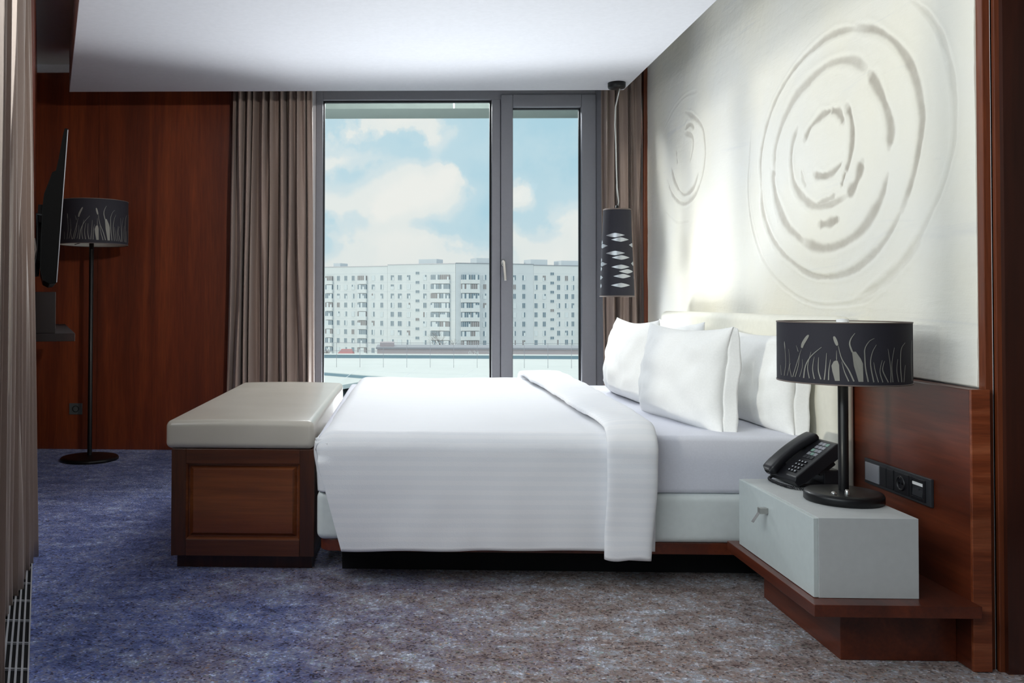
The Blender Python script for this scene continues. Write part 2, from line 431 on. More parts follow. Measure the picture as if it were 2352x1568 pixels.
# trench heater grille along the slanted glass
G = thing('floor_grille', 'white slatted floor heating grille along the left curtain', 'floor grille', (P(2.6,.1), 2.6, 0))
f = MB(); slab_line(f, .6, 3.84, 0.004, .235, .001, .003); f.build('pit', M['pit'], G)
f = MB(); slab_line(f, .6, 6.45, 0, .0045, .001, .016); f.build('edge_strip', M['grille'], G)
for i in range(8):
    f = MB(); o = .0165+.0172*i; slab_line(f, .6, 3.84, o, o+.0062, .007, .016); f.build('slat', M['grille'], G)
ys = [1.84+.2*i for i in range(10)]
for y in ys:
    f = MB(); slab_line(f, y, y+.006, .004, .146, .003, .010); f.build('cross_bar', M['grille'], G)

# ------------------------------------------------------------------ relief mural
STROKES = [
(0.016,0.9,0.25,[(3.127,2.154),(3.044,2.085),(2.978,2.01),(2.935,1.932),(2.905,1.852),(2.89,1.752),(2.892,1.656),(2.908,1.582),(2.952,1.491),(3.02,1.407),(3.127,1.3),(3.254,1.214),(3.392,1.152),(3.51,1.115)]),
(0.017,1,0.6,[(4.434,1.678),(4.445,1.808),(4.382,1.945),(4.264,2.064),(4.088,2.152),(3.869,2.199),(3.672,2.204),(3.511,2.175)]),
(0.026,1,0.75,[(3.511,2.175),(3.364,2.122),(3.255,2.052),(3.179,1.98),(3.118,1.894),(3.084,1.796),(3.073,1.712),(3.098,1.62),(3.136,1.529),(3.199,1.432)]),
(0.018,1,0.55,[(3.199,1.432),(3.292,1.347),(3.419,1.273),(3.571,1.225),(3.737,1.21),(3.919,1.228),(4.119,1.299),(4.295,1.402),(4.412,1.548),(4.434,1.678)]),
(0.028,1,0.55,[(4.279,1.734),(4.267,1.837),(4.176,1.951),(4.048,2.033),(3.87,2.078),(3.708,2.091),(3.544,2.058),(3.438,1.999)]),
(0.034,1,0.8,[(3.409,1.969),(3.367,1.92),(3.306,1.832),(3.266,1.736),(3.281,1.666)]),
(0.03,1,0.7,[(3.289,1.572),(3.331,1.497),(3.402,1.43),(3.507,1.37),(3.651,1.337),(3.806,1.334),(3.976,1.371)]),
(0.03,1,0.65,[(3.976,1.371),(4.139,1.456),(4.247,1.578),(4.291,1.688),(4.279,1.734)]),
(0.024,1,0.6,[(4.029,1.885),(4.081,1.823),(4.093,1.734),(4.063,1.639),(3.973,1.565),(3.859,1.517),(3.716,1.51),(3.599,1.525)]),
(0.032,1,0.85,[(3.583,1.531),(3.519,1.566),(3.465,1.644)]),
(0.022,1,0.8,[(3.96,1.819),(3.892,1.867),(3.799,1.891),(3.711,1.897)]),
(0.026,1,0.8,[(3.711,1.897),(3.643,1.87),(3.611,1.827)]),
(0.026,1,0.95,[(3.578,1.884),(3.547,1.822),(3.54,1.742),(3.565,1.667),(3.598,1.625)]),
(0.014,1,0.9,[(3.598,1.625),(3.631,1.573)]),
(0.022,1,0.8,[(3.866,1.655),(3.784,1.635),(3.697,1.639),(3.621,1.668)]),
(0.024,1,0.8,[(3.823,1.435),(3.734,1.433),(3.657,1.443)]),
(0.014,1,0.6,[(3.849,1.525),(3.75,1.53),(3.681,1.543)]),
(0.012,0.6,0.15,[(4.558,1.978),(4.586,1.83),(4.601,1.679),(4.563,1.522),(4.463,1.364),(4.297,1.231),(4.08,1.143),(3.864,1.098),(3.637,1.095),(3.45,1.114),(3.308,1.158)]),
(0.022,0.7,0.2,[(3.079,1.331),(3.177,1.247),(3.294,1.187),(3.465,1.13)]),
(0.012,0.7,0.3,[(3.991,1.691),(3.972,1.644),(3.943,1.614)]),
(0.018,1,0.6,[(5.914,1.99),(5.849,1.902),(5.744,1.823),(5.623,1.777),(5.468,1.801),(5.375,1.873)]),
(0.016,1,0.5,[(6.004,1.923),(5.872,1.8),(5.663,1.725),(5.468,1.74),(5.321,1.829),(5.249,1.96),(5.283,2.119),(5.426,2.219),(5.617,2.297)]),
(0.018,1,0.5,[(5.618,2.196),(5.521,2.199),(5.445,2.162)]),
(0.016,1,0.5,[(5.804,2.09),(5.784,1.996)]),
(0.012,0.6,0.1,[(6.069,2.285),(5.955,2.329),(5.823,2.367),(5.616,2.397),(5.387,2.374)]),
(0.016,1,0.45,[(5.523,1.968),(5.465,2.056),(5.483,2.121),(5.619,2.165)]),
(0.01,0.5,0.1,[(6.052,1.714),(5.788,1.622),(5.546,1.601)]),
]
def build_mural():
    y0, y1, z0, z1 = 2.789, 6.483, .846, 2.85
    d = .0046
    nu = int((y1-y0)/d); nv = int((z1-z0)/d)
    Y = np.linspace(y0, y1, nu); Z = np.linspace(z0, z1, nv)
    YY, ZZ = np.meshgrid(Y, Z, indexing='ij')
    rng = np.random.RandomState(3)
    def smooth_noise(step, amp):
        a = rng.randn(int((y1-y0)/step)+4, int((z1-z0)/step)+4)
        iy = (YY-y0)/step; iz = (ZZ-z0)/step
        i0 = iy.astype(int); k0 = iz.astype(int); fy = iy-i0; fz = iz-k0
        fy = fy*fy*(3-2*fy); fz = fz*fz*(3-2*fz)
        return amp*((a[i0,k0]*(1-fy)+a[i0+1,k0]*fy)*(1-fz)+(a[i0,k0+1]*(1-fy)+a[i0+1,k0+1]*fy)*fz)
    wob = smooth_noise(.07, .0022)+smooth_noise(.02, .0010)
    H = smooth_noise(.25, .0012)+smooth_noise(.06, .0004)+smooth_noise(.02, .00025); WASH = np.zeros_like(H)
    for w, dep, pig, pts in STROKES:
        pts = np.array(pts)
        # Catmull-Rom resample
        n = len(pts); P0 = np.vstack([2*pts[0]-pts[1], pts, 2*pts[-1]-pts[-2]]); C = []
        for i in range(n-1):
            a, b, c, e = P0[i], P0[i+1], P0[i+2], P0[i+3]
            for t in np.linspace(0, 1, 9)[:-1]:
                C.append(.5*(2*b+(c-a)*t+(2*a-5*b+4*c-e)*t*t+(3*b-a-3*c+e)*t**3))
        C.append(pts[-1]); C = np.array(C); L = len(C)
        lo = C.min(0)-.12; hi = C.max(0)+.12
        ia = max(0, int((lo[0]-y0)/d)); ib = min(nu, int((hi[0]-y0)/d)+1); ka = max(0, int((lo[1]-z0)/d)); kb = min(nv, int((hi[1]-z0)/d)+1)
        yy = YY[ia:ib, ka:kb]; zz = ZZ[ia:ib, ka:kb]
        best = np.full(yy.shape, 9.); tt = np.zeros(yy.shape)
        for i in range(L-1):
            a = C[i]; b = C[i+1]; ab = b-a; q = (ab**2).sum()+1e-12
            t = np.clip(((yy-a[0])*ab[0]+(zz-a[1])*ab[1])/q, 0, 1)
            ds = np.hypot(yy-a[0]-t*ab[0], zz-a[1]-t*ab[1])
            m = ds < best; best[m] = ds[m]; tt[m] = (i+t[m])/(L-1)
        r = best+wob[ia:ib, ka:kb]
        taper = np.clip(np.minimum(tt, 1-tt)*9+.35, 0, 1)
        wd = w*.72*(.75+.4*np.sin(tt*PI*1.7+w*200)**2)*(.5+.5*taper)
        g = np.exp(-(np.abs(r)/wd)**3)
        H[ia:ib, ka:kb] += dep*taper*(-.0030*g+.0022*np.exp(-((best-2.0*wd)/(.8*wd))**2))
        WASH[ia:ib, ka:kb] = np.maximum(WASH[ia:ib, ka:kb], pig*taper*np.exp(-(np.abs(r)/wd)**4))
    verts = np.stack([XA-H, YY, ZZ], -1).reshape(-1, 3)
    idx = np.arange(nu*nv).reshape(nu, nv)
    q = np.stack([idx[:-1,:-1], idx[:-1,1:], idx[1:,1:], idx[1:,:-1]], -1).reshape(-1, 4)
    org = np.array((XA, 4.6, .846))
    # a panel with real thickness: the relief face plus a flat back and edges
    nb = len(verts)
    back = np.array([(1.784,y0,z0),(1.784,y1,z0),(1.784,y1,z1),(1.784,y0,z1)])
    faces = q.tolist()+[[nb,nb+1,nb+2,nb+3]]
    faces.append([nb]+idx[:,0].tolist()+[nb+1]); faces.append([nb+1]+idx[-1,:].tolist()+[nb+2])
    faces.append([nb+2]+idx[::-1,-1].tolist()+[nb+3]); faces.append([nb+3]+idx[0,::-1].tolist()+[nb])
    me = bpy.data.meshes.new('relief_mural')
    me.from_pydata(np.vstack([verts, back]).__sub__(org).tolist(), [], faces)
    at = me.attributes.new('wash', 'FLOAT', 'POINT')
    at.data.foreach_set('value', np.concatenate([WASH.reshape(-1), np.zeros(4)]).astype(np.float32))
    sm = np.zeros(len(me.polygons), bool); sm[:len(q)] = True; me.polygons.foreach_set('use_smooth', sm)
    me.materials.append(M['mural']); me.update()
    o = bpy.data.objects.new('relief_mural', me); COL.objects.link(o); o.location = org
    tag(o, 'cream plaster relief mural of swirling rings above the bed head', 'mural')
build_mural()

# ------------------------------------------------------------------ headboard with sockets
HB = thing('headboard', 'long cherry wood headboard with cream padded middle section', 'headboard', (1.73, 4.4, 0))
bx(1.705, 1.7585, 2.742, 6.45, .003, .842).build('wood_panel', M['wood_h'], HB, bevel=.002)
tag_e = bx(1.704, 1.7595, 2.731, 2.742, .003, .8435).build('end_strip', M['wood_edge'], HB, bevel=.0015)
rb = MB(); rbox(rb, 1.612, 1.704, 3.408, 5.66, .32, 1.052, .038)
weld(rb.build('padded_section', M['cream_pad'], HB))

SK = thing('socket_panel', 'black switch and socket panel on the headboard beside the table lamp', 'socket panel', (1.703, 3.135, .49))
bx(1.694, 1.7045, 2.925, 3.338, .446, .536).build('frame', M['dark_grey_plastic'], SK, bevel=.002)
bx(1.689, 1.6945, 3.232, 3.324, .458, .524).build('card_switch', M['silver_plastic'], SK, bevel=.0015)
bx(1.690, 1.6945, 3.184, 3.226, .457, .525).build('rocker', M['black_plastic'], SK, bevel=.0015)
bx(1.690, 1.6945, 3.139, 3.181, .457, .525).build('rocker', M['black_plastic'], SK, bevel=.0015)
def schuko(mb, yc, zc, x, r=.021):
    mb.lathe([(r+.004,0),(r+.004,.004),(r,.004),(r-.001,-.002),(0,-.002)], (0,0,0), 32)
    mb.v = [(x-z, yc+xx, zc+yy) for xx,yy,z in mb.v]
    for s in (-1, 1): mb.box(x-.003, x+.001, yc+s*.0095-.0025, yc+s*.0095+.0025, zc-.0025, zc+.0025, 1)
    for s in (-1, 1): mb.box(x-.0045, x, yc-.003, yc+.003, zc+s*(r-.002)-.0015, zc+s*(r-.002)+.0015, 2)
    return mb
k = MB(); k.box(1.690, 1.6945, 3.046, 3.132, .456, .526)
pl = k.build('socket_insert', M['black_plastic'], SK, bevel=.0015)
schuko(MB(), 3.089, .491, 1.690).build('socket', [M['black_plastic'], M['tv_black'], M['steel']], pl)
k = MB(); frame_y = (2.952, 3.038)
k.box(1.6895, 1.6945, 2.952, 2.962, .456, .526); k.box(1.6895, 1.6945, 3.028, 3.038, .456, .526); k.box(1.6895, 1.6945, 2.962, 3.028, .456, .466); k.box(1.6895, 1.6945, 2.962, 3.028, .516, .526)
us = k.build('network_port', M['black_plastic'], SK, bevel=.001)
bx(1.691, 1.6945, 2.966, 3.024, .5035, .513).build('label_strip', M['white_plastic'], us)
k = MB(); k.obox((1.6925, 2.966, .468), (0,.058,0), (-.0025,0,.001), (.002,0,.022)); k.box(1.6905, 1.694, 2.985, 2.998, .489, .495)
k.build('port_flap', M['dark_grey_plastic'], us)

# ------------------------------------------------------------------ nightstand and its shelf
SH = thing('plinth_shelf', 'low cherry wood shelf on a plinth under the white bedside cabinet', 'shelf', (1.46, 3.05, 0))
bx(1.217, 1.7045, 2.69, 3.402, .174, .21).build('shelf_board', M['wood_h'], SH, bevel=.0015)
bx(1.352, 1.7045, 2.815, 3.40, .001, .174).build('plinth', M['wood_h'], SH, bevel=.0015)
NS = thing('bedside_cabinet', 'white bedside cabinet with one drawer standing on the wood shelf', 'bedside cabinet', (1.4, 3.05, .21))
k = MB(); k.box(1.2585, 1.557, 2.752, 3.354, .2105, .451)
k.build('body', M['satin_white'], NS, bevel=.001)
dr = bx(1.2440, 1.2580, 2.7535, 3.3535, .2115, .4495).build('drawer', M['drawer_white'], NS, bevel=.001)
k = MB()
k.box(1.224, 1.244, 3.088, 3.108, .383, .403)
pts = [(1.226,.4035),(1.219,.4015),(1.2155,.395),(1.2145,.388),(1.2185,.387),(1.2145,.376),(1.203,.3555)]
k.obox((1.2145,3.088,.3825), (0,.02,0), (.012,0,0), (0,0,.0205))
k.obox((1.2145,3.088,.386), (0,.02,0), (.0035,0,.0015), (-.022,0,-.033))
k.build('handle', M['steel'], dr, bevel=.0012)

# ------------------------------------------------------------------ reed motif (cut-out pattern of the lamp shades), in shade coordinates u -1..1, v 0..1
BL = [([(180,530),(190,440),(186,340),(182,275)],5),([(200,530),(215,440),(210,335)],4),([(228,540),(215,470),(222,440)],5),([(250,540),(270,460),(280,370)],6),
([(270,355),(258,310)],4),([(278,540),(295,470),(295,410)],4),([(303,548),(315,460),(350,390),(412,328)],9),([(338,550),(328,480),(335,420),(350,360)],6),([(368,555),(358,480),(368,395)],7),([(407,557),(392,490),(395,400)],8),
([(427,560),(435,480),(442,370)],7),([(452,562),(455,490),(465,415)],7),([(570,570),(545,500),(530,430)],7),([(683,572),(668,480),(664,400),(665,340),(690,290),(720,268)],8),
([(715,574),(700,480),(698,420),(710,360),(732,312)],7),([(742,574),(725,500),(715,435)],6),([(768,574),(752,500),(765,420)],6),([(800,574),(770,500),(770,460),(780,425)],7),([(815,574),(815,480),(800,340)],6),
([(828,572),(822,450),(838,330)],5),([(862,570),(852,490),(858,410)],5),([(882,570),(875,460),(880,340),(905,292)],8),([(895,570),(905,450)],5),([(950,560),(945,400),(950,270)],6),
([(235,540),(262,440),(290,340)],6),([(600,570),(570,490),(530,410),(510,320)],9),([(160,525),(155,450)],4),([(500,420),(500,352)],4)]
HEADS = [([(293,330),(300,300),(320,262),(335,238)],22),([(505,318),(495,285),(485,252)],20),([(186,330),(182,278)],9)]
LEAVES = [[(490,567),(475,500),(470,460),(483,430),(497,423),(506,425),(515,455),(518,567)],
          [(627,572),(600,460),(590,362),(612,362),(640,410),(653,445),(655,572)]]
TALL = [([(592,365),(577,310),(585,270),(608,232)],10)]
def motif(R, z0, h, c, name, parent, rot=0.0, off=.0008):
    mb = MB()
    def uv(x, y):
        u = max(-.995, min(.995, (x-545)/424.0))
        yb = 600-38*(1-math.sqrt(1-u*u))+14*u
        return math.asin(u), (yb-y)/440.0
    def pt(a, v):
        # the camera-facing half of the drum is centred on -y turned by rot
        q = -PI/2+a+rot
        rr = R+off
        return (c[0]+rr*math.cos(q), c[1]+rr*math.sin(q), z0+h*v)
    def ribbon(pts, wpx, tip=.25, spindle=False):
        P_ = [uv(*p) for p in pts]; n = len(P_); C = []
        for i in range(n-1):
            a = Vector(P_[max(i-1,0)]); b = Vector(P_[i]); d_ = Vector(P_[i+1]); e = Vector(P_[min(i+2,n-1)])
            for t in [k/6 for k in range(6)]:
                C.append(.5*(2*b+(d_-a)*t+(2*a-5*b+4*d_-e)*t*t+(3*b-a-3*d_+e)*t**3))
        C.append(Vector(P_[-1])); m = len(C); vs = []
        asp = h/R*440/424.0
        for i, p in enumerate(C):
            t = (C[min(i+1,m-1)]-C[max(i-1,0)]); t = Vector((t.x, t.y*h/R)).normalized()
            s = i/(m-1); wd = wpx/424.0/2*(1-(1-tip)*s**1.5)
            if spindle: wd = wpx/424.0/2*max(.12, math.sin(PI*min(1, .06+.94*s))**.45)
            nx, ny = -t.y*wd, t.x*wd*R/h
            vs += [pt(p.x+nx, p.y+ny), pt(p.x-nx, p.y-ny)]
        mb.add(vs, [(2*i+1, 2*i, 2*i+2, 2*i+3) for i in range(m-1)])
    for half in (0,):
        r0 = rot
        for p, wpx in BL: ribbon(p, wpx)
        for p, wpx in TALL: ribbon(p, wpx)
        for p, wpx in HEADS: ribbon(p, wpx, .7, True)
        for lf in LEAVES:
            q = [uv(*p) for p in lf]; mb.add([pt(*p) for p in q], [tuple(range(len(q)))])
        rot = r0
    return mb.build(name, M['motif'], parent, solid=.0006)

def drum_shade(parent, c, R, z0, z1, t=.003):
    sh = MB().lathe([(R,z0),(R,z1)], (c[0],c[1],0), 72).build('shade', M['shade'], parent)
    MB().lathe([(R-t,z1),(R-t,z0)], (c[0],c[1],0), 72).build('lining', M['shade_in'], sh)
    for z in (z0, z1):
        mb = MB(); mb.lathe([(R-t-.001,z-.002),(R+.0014,z-.002),(R+.0014,z+.002),(R-t-.001,z+.002)], (c[0],c[1],0), 72, closed=True)
        mb.build('rim', M['shade_trim'], sh)
    return sh

# table lamp
LX, LY, LZ = 1.452, 2.995, .451
TL = thing('table_lamp', 'black table lamp with reed patterned drum shade on the bedside cabinet', 'lamp', (LX, LY, LZ))
MB().lathe([(0,0.0005),(.117,.0005),(.121,.004),(.121,.022),(.117,.030),(.105,.033),(.02,.035),(0,.035)], (LX,LY,LZ), 64).build('base', M['black_metal'], TL)
MB().lathe([(.0158,.034),(.0158,.40),(.012,.405),(.012,.55),(0,.55)], (LX,LY,LZ), 24).build('pole', M['black_metal'], TL)
MB().lathe([(.0085,0),(.0085,.003),(.0075,.006),(.004,.0085),(0,.0095)], (1.393,2.937,LZ+.0335), 20).build('switch_button', M['steel'], TL)
MB().lathe([(.008,0),(.007,.012),(.0045,.016),(0,.016)], (1.432,2.93,LZ+.034), 16).build('cord_ferrule', M['steel'], TL)
sh = drum_shade(TL, (LX,LY), .2, .846, 1.040)
motif(.2, .846, .194, (LX,LY), 'cattail_cutouts', sh, rot=-.43)
motif(.2, .846, .194, (LX,LY), 'cattail_cutouts', sh, rot=-.43+PI)
k = MB(); k.lathe([(.014,.99),(.014,1.02),(.019,1.03),(.019,1.048),(0,1.051)], (LX,LY,0), 24); k.build('bulb_holder', M['white_plastic'], TL)
k = MB()
for a in (0, 2*PI/3, 4*PI/3): k.tube([(LX+.01*math.cos(a),LY+.01*math.sin(a),1.0), (LX+.1*math.cos(a),LY+.1*math.sin(a),1.005),(LX+.197*math.cos(a),LY+.197*math.sin(a),1.025)], .0018, 6)
k.build('shade_spider', M['black_metal'], TL)

# floor lamp
FX, FY = -2.177, 6.165
FL = thing('floor_lamp', 'black floor lamp with reed patterned drum shade by the far wood wall', 'lamp', (FX, FY, 0))
MB().lathe([(0,0.001),(.190,.001),(.195,.005),(.195,.016),(.188,.024),(.16,.028),(.02,.034),(0,.034)], (FX,FY,0), 64).build('base', M['black_metal'], FL)
MB().lathe([(.0155,.03),(.0155,1.52),(.01,1.53),(.01,1.7),(0,1.7)], (FX,FY,0), 20).build('pole', M['black_metal'], FL)
sh = drum_shade(FL, (FX+.015,FY), .232, 1.493, 1.795)
motif(.232, 1.493, .302, (FX+.015,FY), 'cattail_cutouts', sh, rot=.34+.2)
motif(.232, 1.493, .302, (FX+.015,FY), 'cattail_cutouts', sh, rot=.34+.2+PI)
k = MB()
for a in (.4, .4+2*PI/3, .4+4*PI/3): k.tube([(FX+.01*math.cos(a),FY+.01*math.sin(a),1.53), (FX+.012+.229*math.cos(a),FY+.229*math.sin(a),1.505)], .003, 6)
k.build('shade_spider', M['black_metal'], FL)
MB().lathe([(.0,1.515),(.03,1.518),(.033,1.55),(.0,1.555)], (FX,FY,0), 20).build('bulb_holder', M['white_plastic'], FL)

# pendant lamp
QX, QY = 1.412, 5.943
PL = thing('pendant_lamp', 'black conical pendant lamp with silver almond cut-outs hanging by the window', 'lamp', (QX, QY, 2.562))
MB().lathe([(0,2.561),(.058,2.561),(.058,2.535),(.054,2.525),(.04,2.522),(0,2.522)][::-1], (QX,QY,0), 40).build('canopy', M['black_metal'], PL)
k = MB(); k.tube([(QX+.02,QY,2.524),(QX+.012,QY,2.49),(QX-.008,QY,2.40),(QX-.012,QY,2.28),(QX-.006,QY,2.15),(QX-.003,QY,2.0),(QX+.001,QY,1.86),(QX+.011,QY,1.77),(QX+.006,QY,1.742)], .0045, 10)
k.build('cord', M['cord'], PL)
MB().tube([(QX-.003,QY,2.524),(QX-.004,QY,1.742)], .0011, 6).build('support_wire', M['steel'], PL)
MB().lathe([(0,1.748),(.009,1.745),(.012,1.72),(.02,1.70),(0,1.70)][::-1], (QX,QY,0), 20).build('cord_grip', M['black_metal'], PL)
RT, RB, ZT, ZB = .0885, .1115, 1.716, 1.145
sh = MB().lathe([(RB,ZB),(RT,ZT)], (QX,QY,0), 64).build('shade', M['shade'], PL)
MB().lathe([(RT-.003,ZT),(RB-.003,ZB)], (QX,QY,0), 64).build('liner', M['liner'], sh)
for r, z in ((RT,ZT),(RB,ZB)):
    MB().lathe([(r-.004,z-.004),(r+.0012,z-.004),(r+.0012,z+.004),(r-.004,z+.004)], (QX,QY,0), 64, closed=True).build('rim', M['shade_trim'], sh)
MB().lathe([(0,1.70),(RT-.004,1.70),(RT-.004,1.698),(0,1.698)][::-1], (QX,QY,0), 40).build('top_disc', M['shade'], sh)
lens = [(150,1072,134),(185,1100,128),(150,1185,136),(190,1213,130),(188,1272,132),(228,1300,120),(200,1330,130),(188,1387,138),(72,1137,110),(268,1133,90),(68,1252,110),(270,1250,60),(56,1337,70),(62,1282,40),(60,1390,30),(62,1113,30),(64,1226,30)]
k = MB()
for back in (0, PI):
    for x, y, wd in lens:
        v = (1455-y)/550.0; rr = 87.5*(1-v)+0+(112-87.5)*0 ; rpx = 112-(112-87.5)*v
        u = max(-.97, min(.97, (x-163)/rpx)); a0 = math.asin(u); R = RB+(RT-RB)*v+.0009
        hw = wd/2/rpx*(.95 if abs(u) < .6 else 1.0); hh = 14/550*(ZT-ZB)
        ring = []
        for s in range(-6, 7):
            t = s/6; ring.append((a0+hw*t, hh*(1-abs(t)**1.25)))
        vs = []
        for a, dz in ring:
            z = ZB+(ZT-ZB)*v
            for sg in (1, -1):
                q = -PI/2+a+back-.23; rz = R-(RB-RT)/(ZT-ZB)*dz*sg
                vs.append((QX+rz*math.cos(q), QY+rz*math.sin(q), z+dz*sg))
        k.add(vs, [(2*i+1, 2*i+3, 2*i+2, 2*i) for i in range(12)])
k.build('almond_cutouts', M['liner'], sh, solid=.0005)

# ------------------------------------------------------------------ bed
BX0, BX1, BY0, BY1 = -.335, 1.612, 3.475, 5.585
BD = thing('bed', 'bed frame with white padded base under the white bedding', 'bed', (.63, 4.5, 0))
k = MB()
def rrect(x0, x1, y0, y1, r, n=8):
    out = []
    for cx, cy, a0 in ((x1-r,y1-r,0),(x0+r,y1-r,90),(x0+r,y0+r,180),(x1-r,y0+r,270)):
        for i in range(n+1):
            a = math.radians(a0+90*i/n); out.append((cx+r*math.cos(a), cy+r*math.sin(a)))
    return out
k.prism(rrect(BX0+.012, 1.604, BY0+.012, BY1-.01, .05), .132, .178)
k.build('frame', M['wood_h'], BD, bevel=.003)
bx(-.25, 1.604, 3.70, 5.45, .001, .132).build('plinth', M['pit'], BD)  # hidden support, widened and coloured near-black to give the under-bed shade
k = MB(); rbox(k, BX0, 1.606, BY0-.005, BY1, .178, .366, .028)
weld(k.build('padded_base', M['boxbase'], BD))

k = MB(); rbox(k, BX0+.004, 1.60, BY0+.002, BY1, .3665, .590, .022, 8)
mt = weld(k.build('mattress', M['sheet'], origin=(.63, 4.5, .3665)))
tag(mt, 'mattress in a white fitted sheet on the bed base', 'mattress')
for v in mt.data.vertices:      # slight creases at the head corner
    x, y, z = v.co.x+.63, v.co.y+4.5, v.co.z+.3665
    if x > 1.25 and y < 3.7:
        v.co.z += .006*mnoise.noise(Vector((x*14, y*9, z*11)))*min(1, (x-1.25)*4)
        v.co.y += .004*mnoise.noise(Vector((x*18+5, y*9, z*7)))*min(1, (x-1.25)*4)

def duvet_path(top, n=150, hang0=.152, off=0.0, yn=3.418, yfar=5.64):
    """cross section of the bedding over the bed: list of (y, z, ny, nz, s)"""
    r = .075
    pts = []
    pts.append((yn+.006-off, hang0))
    for i in range(1, 30): t = i/30; pts.append((yn+.006*(1-t)-off-.004*math.sin(t*PI), hang0+(top-r-hang0)*t))
    for i in range(0, 13):
        a = PI-PI/2*i/12; pts.append((yn+r+(r+off)*math.cos(a), top-r+(r+off)*math.sin(a)))
    for i in range(1, 60):
        t = i/60; pts.append((yn+r+(yfar-2*r-yn)*t, top+off+.030*math.sin(PI*min(1, t*1.0)*.5)-0*t))
    zt = top+.030
    for i in range(0, 13):
        a = PI/2-PI/2*i/12; pts.append((yfar-r+(r+off)*math.cos(a), zt-r+(r+off)*math.sin(a)))
    for i in range(1, 12): pts.append((yfar+off, zt-r-(.3)*i/12))
    out = []; s = 0
    for i, (y, z) in enumerate(pts):
        a = pts[max(i-1,0)]; b = pts[min(i+1,len(pts)-1)]
        ty, tz = b[0]-a[0], b[1]-a[1]; L = math.hypot(ty, tz)
        if i: s += math.hypot(y-pts[i-1][0], z-pts[i-1][1])
        out.append((y, z, -tz/L, ty/L, s))
    return out
